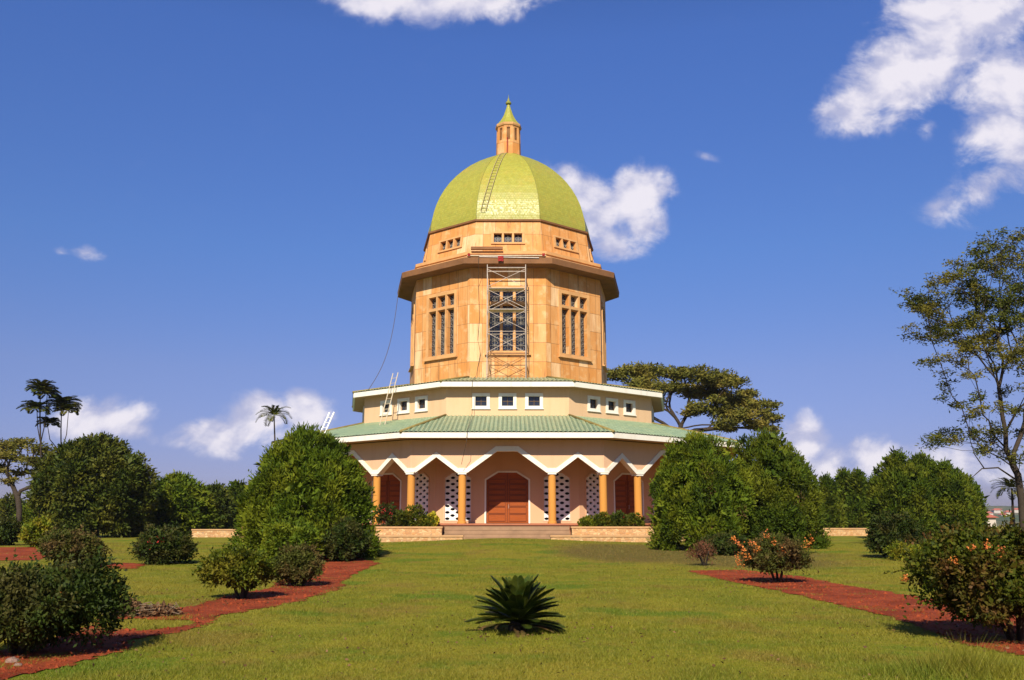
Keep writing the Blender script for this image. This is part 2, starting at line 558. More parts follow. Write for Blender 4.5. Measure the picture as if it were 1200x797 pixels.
def build_ground():
    xs, ys = in_view_grid()
    nx, ny = len(xs), len(ys)
    verts = [(x, y, gz(x, y)) for y in ys for x in xs]
    faces = [(j*nx + i, j*nx + i + 1, (j + 1)*nx + i + 1, (j + 1)*nx + i) for j in range(ny - 1) for i in range(nx - 1)]
    me = bpy.data.meshes.new('ground')
    me.from_pydata(verts, [], faces)
    a = me.attributes.new('dry', 'FLOAT', 'POINT')
    P = np.array(verts)
    d = np.zeros(len(P))
    for (x, y, rx, ry, k) in DRY:
        d = np.maximum(d, k*np.exp(-((P[:, 0] - x)/rx)**2 - ((P[:, 1] - y)/ry)**2))
    a.data.foreach_set('value', d.astype(np.float32))
    me.polygons.foreach_set('use_smooth', [True]*len(me.polygons))
    me.materials.append(M_LAWN)
    o = bpy.data.objects.new('ground', me)
    COL.objects.link(o)
    return tag(o, 'mown green lawn sloping gently up to the temple', None, None, 'structure')


build_ground()


def inside(poly, x, y):
    px = np.array([p[0] for p in poly]); py = np.array([p[1] for p in poly])
    res = np.zeros(len(x), bool)
    j = len(px) - 1
    for i in range(len(px)):
        if py[i] != py[j]:
            c = ((py[i] > y) != (py[j] > y)) & (x < (px[j] - px[i])*(y - py[i])/(py[j] - py[i]) + px[i])
            res ^= c
        j = i
    return res


def soil_bed(name, pix, label, seed, jit=.22, tongue=None):
    poly = [ground_pt(*p) for p in pix]
    x0, x1 = min(p[0] for p in poly) - .4, max(p[0] for p in poly) + .4
    y0, y1 = min(p[1] for p in poly) - .4, max(p[1] for p in poly) + .4
    c = .06 if y1 < 32 else .10
    nx, ny = int((x1 - x0)/c), int((y1 - y0)/c)
    cx = x0 + (np.arange(nx) + .5)*c; cy = y0 + (np.arange(ny) + .5)*c
    GX, GY = np.meshgrid(cx, cy)
    # uneven edge: the outline is wavered by a few waves and a little crumble
    rg = np.random.default_rng(int(seed*10))
    WX, WY = GX.copy(), GY.copy()
    for k in range(26):
        fr_ = .5*1.22**k if k < 14 else rg.uniform(4, 16); am = jit*.55/(1 + fr_*.75)
        th = rg.uniform(0, 6.28); ph = rg.uniform(0, 6.28)
        wv = np.sin((GX*math.cos(th) + GY*math.sin(th))*fr_ + ph)*am
        WX += wv*math.sin(th*3); WY += wv*math.cos(th*2)*1.2
    WX += rg.normal(size=WX.shape)*.03; WY += rg.normal(size=WX.shape)*.04
    ins = inside(poly, WX.ravel(), WY.ravel()).reshape(WX.shape)
    if tongue:      # where the lawn has crept back over the soil
        ins &= ~inside([ground_pt(*p) for p in tongue], WX.ravel(), WY.ravel()).reshape(WX.shape)
    jj, ii = np.nonzero(ins)
    idx = {}
    V = []; F = []
    for j, i in zip(jj.tolist(), ii.tolist()):
        q = []
        for (a_, b_) in ((i, j), (i + 1, j), (i + 1, j + 1), (i, j + 1)):
            if (a_, b_) not in idx:
                idx[(a_, b_)] = len(V)
                X_, Y_ = x0 + a_*c, y0 + b_*c
                V.append((X_, Y_, gz(X_, Y_) + .012 + .012*mnoise.noise(Vector((X_*4, Y_*4, seed)))**2))
            q.append(idx[(a_, b_)])
        F.append(q)
    me = bpy.data.meshes.new(name)
    me.from_pydata(V, [], F)
    me.materials.append(M_SOIL)
    me.polygons.foreach_set('use_smooth', [True]*len(me.polygons))
    me.update()
    o = bpy.data.objects.new(name, me)
    COL.objects.link(o)
    tag(o, label, None, None, 'structure')
    return poly


TONGUE = [(120, 729), (150, 725), (185, 728), (222, 728), (232, 731), (212, 735), (180, 740), (150, 738), (124, 741)]
BEDS = [
    soil_bed('dirt_bed', [(806, 669), (870, 668), (935, 676), (1000, 688), (1060, 697), (1120, 708), (1200, 722), (1330, 742), (1330, 806),
                          (1200, 771), (1140, 757), (1090, 741), (1040, 723), (960, 705), (890, 689), (850, 681)],
             'bare red soil strip curving along the right side of the lawn', 1.0),
    soil_bed('dirt_bed', [(438, 661), (418, 674), (395, 687), (370, 698), (345, 706), (310, 712), (262, 722), (240, 733), (218, 741), (180, 748), (150, 762),
                          (118, 770), (60, 786), (0, 800), (-90, 830), (-160, 800), (0, 765), (90, 742), (125, 727), (140, 716), (190, 714), (225, 709), (265, 700), (315, 690), (340, 678), (372, 660), (385, 648), (410, 647)],
             'bare red soil strip curving along the left side of the lawn', 2.0, .22, TONGUE),
    soil_bed('dirt_bed', [(-30, 642), (40, 641), (62, 648), (48, 656), (-30, 657)], 'small bare red patch at the far left edge of the lawn', 3.0),
    soil_bed('dirt_bed', [(100, 661), (150, 659), (172, 661), (160, 667), (110, 667)], 'small bare red patch between two far left bushes', 4.0),
]
def hills():
    rng = np.random.default_rng(5)
    m, t = newmat('hill_vegetation')
    p = t.pos()
    a = t.noise(p, .02, 6.0, .65); b = t.noise(p, .006, 4.0)
    c = t.mix(t.step(a, .42, .6), (.035, .060, .020), (.085, .100, .035))
    c = t.mix(t.math('MULTIPLY', t.step(b, .5, .7), .5), c, (.17, .12, .06))
    t.out(c, .95, .1)
    for (Y0, crest, seed, nm) in ((1500, 12, 3.1, 'hill'), (2300, 34, 8.4, 'hill')):
        xs = np.linspace(-2600, 2600, 261); ys = np.linspace(-420, 420, 29)
        V = []; F = []
        for y in ys:
            for x in xs:
                f = math.cos(y/420*math.pi/2)
                h = crest*(.75 + .5*mnoise.noise(Vector((x*.0016, seed, 0)))) + 4*mnoise.noise(Vector((x*.012, y*.012, seed))) + 26
                V.append((x, Y0 + y, -26.5 + h*f))
        n = len(xs)
        for j in range(len(ys) - 1):
            for i in range(n - 1):
                F.append((j*n + i, j*n + i + 1, (j + 1)*n + i + 1, (j + 1)*n + i))
        me = bpy.data.meshes.new(nm)
        me.from_pydata(V, [], F); me.materials.append(m)
        me.polygons.foreach_set('use_smooth', [True]*len(me.polygons))
        o = bpy.data.objects.new(nm, me); COL.objects.link(o)
        tag(o, 'far wooded hill ridge on the horizon' if Y0 > 2000 else 'nearer low wooded hill on the horizon', None, None, 'structure')


hills()

# ------------------------------------------------------------------ the temple
S20, C20 = math.sin(math.radians(20)), math.cos(math.radians(20))
TX, TY = -0.32, 78.0
temple = empty('temple', (TX, TY, 0), 'nine sided domed temple with green tiled roofs, orange stone drum and yellow green dome', 'temple')
KS = (0, 1, -1, 2, -2)
ALLK = (0, 1, 2, 3, 4, 5, 6, 7, 8)


def RK(k):
    return Matrix.Rotation(math.radians(40*k), 4, 'Z')


def ring(mb, R0, z0, R1, z1, v0=None, v1=None):
    """nine sided band between two polygons, with metre UVs"""
    L = math.hypot((R1 - R0)*C20, z1 - z0)
    if v0 is None: v0, v1 = 0.0, L
    for k in ALLK:
        m = RK(k)
        a0, a1 = R0*S20, R1*S20
        P = [Vector((-a0, -R0*C20, z0)), Vector((a0, -R0*C20, z0)), Vector((a1, -R1*C20, z1)), Vector((-a1, -R1*C20, z1))]
        off = k*37.3
        mb.face([m @ p for p in P], [(off - a0, v0), (off + a0, v0), (off + a1, v1), (off - a1, v1)])


def disc(mb, R, z, up=True):
    P = [(R*math.sin(math.radians(20 + 40*k)), -R*math.cos(math.radians(20 + 40*k)), z) for k in range(9)]
    mb.face(P if up else P[::-1])


def lathe9(mb, prof):
    v = 0.0
    for (r0, z0), (r1, z1) in zip(prof, prof[1:]):
        L = math.hypot((r1 - r0)*C20, z1 - z0)
        ring(mb, r0, z0, r1, z1, v, v + L)
        v += L


def wall_face(mb, k, R0, z0, R1, z1, holes, depth, fills=()):
    """one side of a nine sided wall with real openings and their reveals"""
    m = RK(k)
    out = lambda z: (R0 + (R1 - R0)*(z - z0)/(z1 - z0))
    xs = sorted({h[0] for h in holes} | {h[1] for h in holes})
    zs = sorted({z0, z1} | {h[2] for h in holes} | {h[3] for h in holes})
    xi = [None] + xs + [None]

    def pt(i, z, dp=0.0):
        R = out(z)
        x = -R*S20 if i == 0 else (R*S20 if i == len(xi) - 1 else xi[i])
        return Vector((x, -R*C20 + dp, z))
    off = k*37.3
    for i in range(len(xi) - 1):
        for j in range(len(zs) - 1):
            if xi[i] is not None and xi[i + 1] is not None:
                cx, cz = (xi[i] + xi[i + 1])/2, (zs[j] + zs[j + 1])/2
                if any(h[0] < cx < h[1] and h[2] < cz < h[3] for h in holes):
                    continue
            P = [pt(i, zs[j]), pt(i + 1, zs[j]), pt(i + 1, zs[j + 1]), pt(i, zs[j + 1])]
            mb.face([m @ p for p in P], [(off + p.x, p.z) for p in P])
    for (a, b, c, d) in holes:
        q = lambda x, z, dp: Vector((x, -out(z)*C20 + dp, z))
        for (p0, p1) in (((a, c), (b, c)), ((b, c), (b, d)), ((b, d), (a, d)), ((a, d), (a, c))):
            P = [q(*p0, 0), q(*p1, 0), q(*p1, depth), q(*p0, depth)]
            mb.face([m @ p for p in P][::-1], [(off + p.x + p.y*.3, p.z) for p in P][::-1])
    for poly in fills:           # small corner pieces that make chamfered heads
        P = [Vector((x, -out(z)*C20, z)) for (x, z) in poly]
        mb.face([m @ p for p in P], [(off + p.x, p.z) for p in P])
        n = len(poly)
        for i in range(n):
            a, b = P[i], P[(i + 1) % n]
            mb.face([m @ p for p in (b, a, a + Vector((0, depth, 0)), b + Vector((0, depth, 0)))], [(0, 0), (1, 0), (1, .2), (0, .2)])


def strip_poly(mb, pts, y0, y1):
    """closed (x,z) outline extruded from y0 (front) to y1"""
    n = len(pts)
    mb.face([(x, y0, z) for x, z in pts]); mb.face([(x, y1, z) for x, z in pts][::-1])
    for i in range(n):
        a, b = pts[i], pts[(i + 1) % n]
        mb.face([(b[0], y0, b[1]), (a[0], y0, a[1]), (a[0], y1, a[1]), (b[0], y1, b[1])])


def around(root, ks=KS):
    for k in ks:
        if k == 0: continue
        c = copy_tree(root)
        c.rotation_euler = (0, 0, math.radians(40*k))


FZ = 1.35    # terrace floor
# platform and terrace floor
mb = MB(); ring(mb, 19.15, -.1, 19.15, FZ - .1); ring(mb, 19.25, FZ - .1, 19.25, FZ); ring(mb, 19.15, FZ - .1, 19.25, FZ - .1); disc(mb, 19.25, FZ)
mb.build('platform', M_FLOOR, temple)
# inner wall with door and lattice openings on every face
RI = 14.5
LAT = ((-4.30, -2.52), (2.52, 4.30))
mb = MB()
for k in ALLK:
    holes = [(-1.46, 1.46, FZ, 4.80)] + [(a, b, 1.55, 4.76) for a, b in LAT]
    fills = [((-1.46, 4.28), (-.62, 4.80), (-1.46, 4.80)), ((1.46, 4.28), (1.46, 4.80), (.62, 4.80))]
    for a, b in LAT:
        fills += [((a, 4.42), (a + .5, 4.76), (a, 4.76)), ((b, 4.42), (b, 4.76), (b - .5, 4.76))]
    wall_face(mb, k, RI, FZ, RI, 6.95, holes, .22, fills)
mb.build('inner_wall', M_PLAST_IN, temple)
mb = MB(); ring(mb, RI - .9, FZ + .02, RI - .9, 6.9); mb.build('dark_interior_backing', M_VOID, temple)  # near-black sheet painted to stand for the unlit room behind the lattice
mb = MB(); ring(mb, RI + .01, FZ + .01, RI + .01, FZ + .16); # skirting is only a line of paler plaster
# porch ceiling
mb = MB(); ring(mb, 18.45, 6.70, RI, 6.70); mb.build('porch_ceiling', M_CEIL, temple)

# doors
yo = -RI*C20
D = MB()
oct_ = [(-1.45, FZ + .01), (1.45, FZ + .01), (1.45, 4.28), (.62, 4.79), (-.62, 4.79), (-1.45, 4.28)]
def halves(side):
    s = side
    o = [(0.012*s, FZ + .02), (1.44*s, FZ + .02), (1.44*s, 4.275), (.615*s, 4.785), (0.012*s, 4.785)]
    return o if s > 0 else o[::-1]
door = MB()
strip_poly(door, [(-.02, FZ + .02), (.02, FZ + .02), (.02, 4.78), (-.02, 4.78)], yo + .085, yo + .15)
door = door.build('door', M_DOORDARK, temple)
for s in (-1, 1):
    L = MB(); strip_poly(L, halves(s), yo + .13, yo + .19)
    leaf = L.build('door_leaf', M_DOOR, door)
    P = MB()
    x0, x1 = (.14, 1.30)
    zz = FZ + .12
    for hgt in (.50, .46, .36, .34, .34, .34, .34):
        if zz + hgt > 4.45: break
        cx = s*(x0 + x1)/2
        for (bx, bz, bw, bh) in ((cx, zz + .02, x1 - x0, .035), (cx, zz + hgt - .02, x1 - x0, .035), (s*x0, zz + hgt/2, .035, hgt - .08), (s*x1, zz + hgt/2, .035, hgt - .08)):
            P.box((bx, yo + .118, bz), (bw, .03, bh))
        zz += hgt + .035
    P.build('panel_moulding', M_DOORDARK, door)
H = MB()
H.tube([(.09, yo + .06, 2.35), (.09, yo + .06, 2.62)], .016, 6); H.tube([(.09, yo + .13, 2.38), (.09, yo + .06, 2.38)], .012, 6); H.tube([(.09, yo + .13, 2.59), (.09, yo + .06, 2.59)], .012, 6)
H.build('handle', M_STEEL, door)
fr = MB()
def band(mb, outer, inner, y0, y1):
    n = len(outer)
    for i in range(n - 1):
        a, b, c, d = outer[i], outer[i + 1], inner[i + 1], inner[i]
        mb.face([(p[0], y0, p[1]) for p in (a, b, c, d)])
        mb.face([(b[0], y0, b[1]), (a[0], y0, a[1]), (a[0], y1, a[1]), (b[0], y1, b[1])])
        mb.face([(d[0], y0, d[1]), (c[0], y0, c[1]), (c[0], y1, c[1]), (d[0], y1, d[1])])
band(fr, [(-1.57, FZ), (-1.57, 4.34), (-.66, 4.91), (.66, 4.91), (1.57, 4.34), (1.57, FZ)],
     [(-1.455, FZ), (-1.455, 4.28), (-.62, 4.795), (.62, 4.795), (1.455, 4.28), (1.455, FZ)], yo - .04, yo + .10)
fr.build('frame', M_WHITE, door)
around(door)

# lattice screens: blocks with rows of lozenge openings
def lattice(a, b):
    mbx = MB()
    z0, z1 = 1.55, 4.76
    nx, nz = 5, 15
    w_, h_ = (b - a)/nx, (z1 - z0)/nz
    y = yo + .07
    # lozenge openings in every other cell, row by row; solid block between
    for j in range(nz):
        for i in range(nx):
            x, z = a + i*w_, z0 + j*h_
            cx, cz = x + w_/2, z + h_/2
            if (i + j) % 2:
                mbx.face([(x, y, z), (x + w_, y, z), (x + w_, y, z + h_), (x, y, z + h_)])
                continue
            hole = [(cx + (w_*.56 if t % 90 == 0 else w_*.40)*math.cos(math.radians(t)), cz + (h_*.56 if t % 90 == 0 else h_*.46)*math.sin(math.radians(t))) for t in (0, 45, 90, 135, 180, 225, 270, 315)]
            hole = [(min(max(p, x + .012), x + w_ - .012), min(max(q, z + .012), z + h_ - .012)) for p, q in hole]
            sq = [(x + w_, cz), (x + w_, z + h_), (cx, z + h_), (x, z + h_), (x, cz), (x, z), (cx, z), (x + w_, z)]
            for q in range(8):
                p0, p1, s1, s0 = hole[q], hole[(q + 1) % 8], sq[(q + 1) % 8], sq[q]
                mbx.face([(p[0], y, p[1]) for p in (p0, s0, s1, p1)])
                mbx.face([(p1[0], y, p1[1]), (p0[0], y, p0[1]), (p0[0], y + .12, p0[1]), (p1[0], y + .12, p1[1])])
    return mbx


for (a, b) in LAT:
    sl = 1 if a > 0 else -1
    fm = MB()
    o = [(a - .09, 1.46), (a - .09, 4.46), (a + .46, 4.85), (b - .46, 4.85), (b + .09, 4.46), (b + .09, 1.46), (a - .09, 1.46)]
    i_ = [(a, 1.55), (a, 4.42), (a + .5, 4.76), (b - .5, 4.76), (b, 4.42), (b, 1.55), (a, 1.55)]
    band(fm, o, i_, yo - .035, yo + .08)
    lw = fm.build('lattice_window', M_PLAST, temple)
    lattice(a, b).build('lattice_screen', M_LATTICE, lw)
    around(lw)

# arcade wall: zigzag heads over 27 columns
RA = 18.5
ya = -RA*C20
HW = RA*S20
xc = 2.93          # inner columns
prof = [(-HW, 4.66), (-HW + .36, 4.66), (-(HW + xc)/2, 5.66), (-xc - .36, 4.66), (-xc + .36, 4.66), (-.66, 6.04), (.66, 6.04), (xc - .36, 4.66), (xc + .36, 4.66), ((HW + xc)/2, 5.66), (HW - .36, 4.66), (HW, 4.66)]
SO = 6.74
aw = MB()
for k in ALLK:
    m = RK(k)
    t = .34
    for (p, q) in zip(prof, prof[1:]):
        def sx(x, y):
            return x*(-y/-ya) if abs(abs(x) - HW) < 1e-6 else x
        y2 = ya + t
        f0, f1 = (p[0], ya), (q[0], ya)
        g0 = ((-1 if p[0] < 0 else 1)*(-y2)*math.tan(math.radians(20)), y2) if abs(abs(p[0]) - HW) < 1e-6 else (p[0], y2)
        g1 = ((-1 if q[0] < 0 else 1)*(-y2)*math.tan(math.radians(20)), y2) if abs(abs(q[0]) - HW) < 1e-6 else (q[0], y2)
        off = k*37.3
        F4 = [Vector((f0[0], f0[1], p[1])), Vector((f1[0], f1[1], q[1])), Vector((f1[0], f1[1], SO)), Vector((f0[0], f0[1], SO))]
        aw.face([m @ v for v in F4])
        B4 = [Vector((g1[0], g1[1], q[1])), Vector((g0[0], g0[1], p[1])), Vector((g0[0], g0[1], SO)), Vector((g1[0], g1[1], SO))]
        aw.face([m @ v for v in B4])
        U4 = [Vector((f1[0], f1[1], q[1])), Vector((f0[0], f0[1], p[1])), Vector((g0[0], g0[1], p[1])), Vector((g1[0], g1[1], q[1]))]
        aw.face([m @ v for v in U4])
aw.build('arcade_wall', M_PLAST, temple)
# white trim following the zigzag
tr = MB()
bw = .36
low = [(x, z - .05) for x, z in prof]
low[0] = (-HW - .02, 4.61); low[-1] = (HW + .02, 4.61)
hi = [(-HW - .02, 4.90), (-HW + .28, 4.90), (-(HW + xc)/2, 5.95), (-xc - .28, 4.90), (-xc + .28, 4.90), (-.73, 6.32), (.73, 6.32), (xc - .28, 4.90), (xc + .28, 4.90), ((HW + xc)/2, 5.95), (HW - .28, 4.90), (HW + .02, 4.90)]
y0, y1 = ya - .06, ya + .12
for i in range(len(low) - 1):
    a, b, c, d = low[i], low[i + 1], hi[i + 1], hi[i]
    tr.face([(p[0], y0, p[1]) for p in (a, b, c, d)])
    tr.face([(b[0], y0, b[1]), (a[0], y0, a[1]), (a[0], y1 + .28, a[1]), (b[0], y1 + .28, b[1])])
    tr.face([(d[0], y0, d[1]), (c[0], y0, c[1]), (c[0], ya + .01, c[1]), (d[0], ya + .01, d[1])])
around(tr.build('arch_trim', M_WHITE, temple), ALLK)
# columns: shaft, base and capital
def column(x, y, rz=0):
    s = MB()
    n = 20
    rr = [(.30, FZ), (.30, FZ + .10), (.255, FZ + .13), (.25, FZ + 1.6), (.243, 4.50)]
    base = len(s.v)
    for i in range(len(rr) - 1):
        (r0, z0), (r1, z1) = rr[i], rr[i + 1]
        for q in range(n):
            t0, t1 = 2*math.pi*q/n, 2*math.pi*(q + 1)/n
            s.face([(x + r0*math.cos(t0), y + r0*math.sin(t0), z0), (x + r0*math.cos(t1), y + r0*math.sin(t1), z0),
                    (x + r1*math.cos(t1), y + r1*math.sin(t1), z1), (x + r1*math.cos(t0), y + r1*math.sin(t0), z1)])
    return s


def capital(x, y, ang):
    s = MB()
    m = Matrix.Translation((x, y, 0)) @ Matrix.Rotation(ang, 4, 'Z')
    s.box((0, 0, 4.545), (.56, .56, .10), m)
    s.box((0, 0, 4.632), (.68, .60, .07), m)
    return s


yc = ya + .20
for (x, y, ang) in ((-xc, yc, 0), (xc, yc, 0), (-(-yc)*math.tan(math.radians(20)), yc, math.radians(-20))):
    c = column(x, y).build('column', M_COLUMN, temple, True)
    capital(x, y, ang).build('capital', M_WHITE, c)
    around(c, ALLK)

# lower roof: fascia, soffit, corrugated glazed tiles, hips
RE = 19.95
mb = MB(); ring(mb, RE, 6.76, RE, 7.10); ring(mb, RE, 7.10, RE - .14, 7.10); ring(mb, RE - .14, 6.76, RE, 6.76); ring(mb, RE - .14, 7.10, RE - .14, 6.76)
mb.build('lower_fascia', M_WHITE, temple)
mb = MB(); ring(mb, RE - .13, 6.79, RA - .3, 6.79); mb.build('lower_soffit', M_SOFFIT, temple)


def tiled_roof(R0, z0, R1, z1, pitch=.30, amp=.07, rows=5):
    s = MB()
    hw0, hw1 = R0*S20, R1*S20
    n = int(2*hw0/pitch*4)
    for k in ALLK:
        m = RK(k)

        def pt(u, f):
            lim = hw0 + (hw1 - hw0)*f
            u2 = max(-lim, min(lim, u))
            R = R0 + (R1 - R0)*f
            bump_ = amp*abs(math.sin(math.pi*u/pitch))
            return Vector((u2, -R*C20, z0 + (z1 - z0)*f + bump_))
        L = math.hypot((R0 - R1)*C20, z1 - z0)
        for i in range(n):
            u0, u1 = -hw0 + 2*hw0*i/n, -hw0 + 2*hw0*(i + 1)/n
            for j in range(rows):
                f0, f1 = j/rows, (j + 1)/rows
                lim0 = hw0 + (hw1 - hw0)*f0
                if min(abs(u0), abs(u1)) >= lim0 - 1e-6: continue
                P = [pt(u0, f0), pt(u1, f0), pt(u1, f1), pt(u0, f1)]
                s.face([m @ p for p in P], [(k*37.3 + u0, f0*L), (k*37.3 + u1, f0*L), (k*37.3 + u1, f1*L), (k*37.3 + u0, f1*L)])
    return s


mb = MB(); ring(mb, RE - .01, 7.105, 12.86, 8.87); mb.build('roof_underlay', M_DARKWOOD, temple)
tiled_roof(RE + .05, 7.115, 12.85, 8.90).build('lower_roof', M_ROOF, temple)


def hip(R0, z0, R1, z1):
    s = MB()
    a = math.radians(20)
    s.tube([(R*math.sin(a), -R*math.cos(a), z) for R, z in ((R0, z0 + .03), ((R0 + R1)/2, (z0 + z1)/2 + .05), (R1, z1 + .04))], .10, 7)
    return s


around(hip(RE + .08, 7.12, 12.95, 8.90).build('hip_cap', M_HIP, temple, True), ALLK)

# upper storey
RU = 12.9
mb = MB()
WU = (-1.91, 0.0, 1.91)
for k in ALLK:
    wall_face(mb, k, RU, 8.7, RU, 10.95, [(x - .42, x + .42, 9.60, 10.32) for x in WU], .28)
mb.build('upper_wall', M_CREAM, temple)
yu = -RU*C20
for x in WU:
    f = MB()
    o = [(x - .645, 9.38), (x - .645, 10.53), (x + .645, 10.53), (x + .645, 9.38), (x - .645, 9.38)]
    i_ = [(x - .41, 9.61), (x - .41, 10.31), (x + .41, 10.31), (x + .41, 9.61), (x - .41, 9.61)]
    band(f, o, i_, yu - .06, yu + .12)
    f.box((x, yu - .05, 9.39), (1.38, .12, .05))
    wd = f.build('window', M_WHITE, temple)
    g = MB(); g.box((x, yu + .24, 9.96), (.86, .03, .74)); g.build('pane', M_GLASS, wd)
    b = MB(); b.box((x, yu + .21, 9.96), (.03, .03, .72)); b.box((x, yu + .205, 9.96), (.82, .03, .03)); b.build('glazing_bar', M_DARKWOOD, wd)
    around(wd)
RF = 13.85
mb = MB(); ring(mb, RF, 10.89, RF, 11.24); ring(mb, RF, 11.24, RF - .14, 11.24); ring(mb, RF - .14, 10.89, RF, 10.89); ring(mb, RF - .14, 11.24, RF - .14, 10.89)
mb.build('upper_fascia', M_WHITE, temple)
mb = MB(); ring(mb, RF - .13, 10.92, RU - .1, 10.92); mb.build('upper_soffit', M_SOFFIT, temple)
mb = MB(); ring(mb, RF - .01, 11.245, 8.70, 12.22); mb.build('roof_underlay', M_DARKWOOD, temple)
tiled_roof(RF + .05, 11.255, 8.68, 12.25, .30, .07, 3).build('upper_roof', M_ROOF, temple)
around(hip(RF + .06, 11.26, 8.8, 12.25).build('hip_cap', M_HIP, temple, True), ALLK)

# drum with its nine tall windows
RD = 8.72
yd = -RD*C20
mb = MB()
LIGHTS = ((-1.40, -.62), (-.39, .39), (.62, 1.40))
for k in ALLK:
    holes = [(a, b, 14.35, 17.95) for a, b in LIGHTS] + [(a, b, 18.25, 19.15) for a, b in LIGHTS]
    wall_face(mb, k, RD, 12.0, RD, 21.05, holes, .38)
mb.build('drum_wall', M_STONE, temple)
f = MB()
o = [(-1.68, 14.08), (-1.68, 19.42), (1.68, 19.42), (1.68, 14.08), (-1.68, 14.08)]
i_ = [(-1.41, 14.34), (-1.41, 19.16), (1.41, 19.16), (1.41, 14.34), (-1.41, 14.34)]
band(f, o, i_, yd - .09, yd + .02)
for x in (-.505, .505):
    f.box((x, yd - .03, 16.75), (.15, .12, 4.80))
for (xa, xb) in ((-1.405, -.582), (-.428, .428), (.582, 1.405)):
    f.box(((xa + xb)/2, yd - .025, 18.10), (xb - xa, .10, .20))
f.box((0, yd - .10, 14.05), (3.55, .24, .10))
dw = f.build('drum_window', M_TERRA, temple)
for (a, b) in LIGHTS:
    for (z0, z1) in ((14.35, 17.95), (18.25, 19.15)):
        g = MB(); g.box(((a + b)/2, yd + .36, (z0 + z1)/2), (b - a + .02, .03, z1 - z0 + .02)); pn = g.build('pane', M_GLASS, dw)
gr = MB()
for (a, b) in LIGHTS:
    cx = (a + b)/2
    for (z0, z1, n) in ((14.35, 17.95, 8), (18.25, 19.15, 2)):
        h = (z1 - z0)/n
        gr.box((cx, yd + .30, (z0 + z1)/2), (.028, .03, z1 - z0))
        for j in range(n):
            zc = z0 + (j + .5)*h
            if j: gr.box((cx, yd + .31, z0 + j*h), (b - a, .025, .03))
            pts = [(cx + .24*math.cos(q*math.pi/5), yd + .295, zc + .15*math.sin(q*math.pi/5)) for q in range(11)]
            gr.tube(pts, .018, 4, False)
gr.build('grille', M_GRILLE, dw)
around(dw)

# drum eave
mb = MB()
lathe9(mb, [(RD - .2, 20.94), (9.84, 20.94), (9.98, 20.98), (10.03, 21.42), (9.80, 21.52)])
mb.build('drum_eave', M_LEDGE, temple)
mb = MB()
lathe9(mb, [(9.83, 21.505), (9.62, 21.60), (8.75, 21.80), (8.70, 22.02), (8.82, 22.06), (8.82, 22.30), (7.9, 22.42)])
mb.build('drum_cornice', M_TERRA, temple)

# clerestory band under the dome
mb = MB()
CL = ((-1.12, -.50), (-.31, .31), (.50, 1.12))
for k in ALLK:
    wall_face(mb, k, 7.95, 22.30, 7.55, 25.12, [(a, b, 23.28, 24.02) for a, b in CL], .3)
mb.build('clerestory_wall', M_STONE, temple)
yl = -7.75*C20
f = MB()
tilt = Matrix.Translation((0, yl, 23.65)) @ Matrix.Rotation(-math.atan(.4*C20/2.82), 4, 'X')
for (cx, cz, sx_, sz_) in ((0, .46, 2.66, .14), (0, -.46, 2.72, .14), (-1.24, 0, .20, .78), (1.24, 0, .20, .78), (-.405, 0, .14, .78), (.405, 0, .14, .78)):
    f.box((cx, -.045 if abs(cz) < .1 else -.055, cz), (sx_, .12, sz_), tilt)
cw = f.build('clerestory_window', M_TERRA, temple)
for (a, b) in CL:
    g = MB(); g.box(((a + b)/2, .27, 0), (b - a + .02, .03, .80), tilt); g.build('pane', M_GLASS, cw)
gr = MB()
for (a, b) in CL:
    cx = (a + b)/2
    gr.tube([tilt @ Vector((cx + .2*math.cos(q*math.pi/4), .20, .2*math.sin(q*math.pi/4))) for q in range(9)], .022, 4, False)
    gr.box((cx, .21, 0), (.03, .03, .74), tilt); gr.box((cx, .215, 0), (.62, .03, .03), tilt)
gr.build('grille', M_GRILLE, cw)
around(cw)
mb = MB(); lathe9(mb, [(7.50, 25.10), (7.70, 25.12), (7.72, 25.26), (7.40, 25.30)]); mb.build('dome_ledge', M_LEDGE, temple)

# dome
DP = [(7.50, 25.28), (7.47, 25.75), (7.38, 26.4), (7.24, 27.05), (7.02, 27.75), (6.70, 28.5), (6.28, 29.25), (5.78, 29.97), (5.20, 30.65), (4.52, 31.32), (3.78, 31.94), (2.95, 32.50), (2.05, 33.0), (1.10, 33.45)]
mb = MB(); lathe9(mb, DP); mb.build('dome', M_DOME, temple)
rb = MB(); a20 = math.radians(20)
rb.tube([(R*math.sin(a20), -R*math.cos(a20), z) for R, z in DP], .025, 5)
around(rb.build('dome_rib', M_DOME, temple, True), ALLK)
# lantern
lan = MB()
for k in ALLK:
    wall_face(lan, k, 1.14, 33.40, 1.08, 36.15, [(-.155, .155, 34.75, 35.95)], .14)
lan = lan.build('lantern', M_STONE, temple)
mb = MB(); ring(mb, .95, 34.7, .93, 36.0); mb.build('louvre', M_TERRA, lan)
mb = MB()
for z in np.arange(34.8, 35.95, .11):
    mb.box((0, -1.02*C20, float(z)), (.30, .05, .035))
l0 = mb.build('louvre_slat', M_LEDGE, lan); around(l0, ALLK)
mb = MB(); lathe9(mb, [(1.0, 36.10), (1.16, 36.14), (1.20, 36.26), (1.20, 36.38), (1.10, 36.42)]); mb.build('lantern_cornice', M_TERRA, lan)
mb = MB(); lathe9(mb, [(1.14, 36.41), (.98, 36.58), (.78, 36.84), (.60, 37.15), (.44, 37.5), (.30, 37.9), (.19, 38.25), (.11, 38.52)]); mb.build('lantern_roof', M_DOME, lan)
fi = MB()
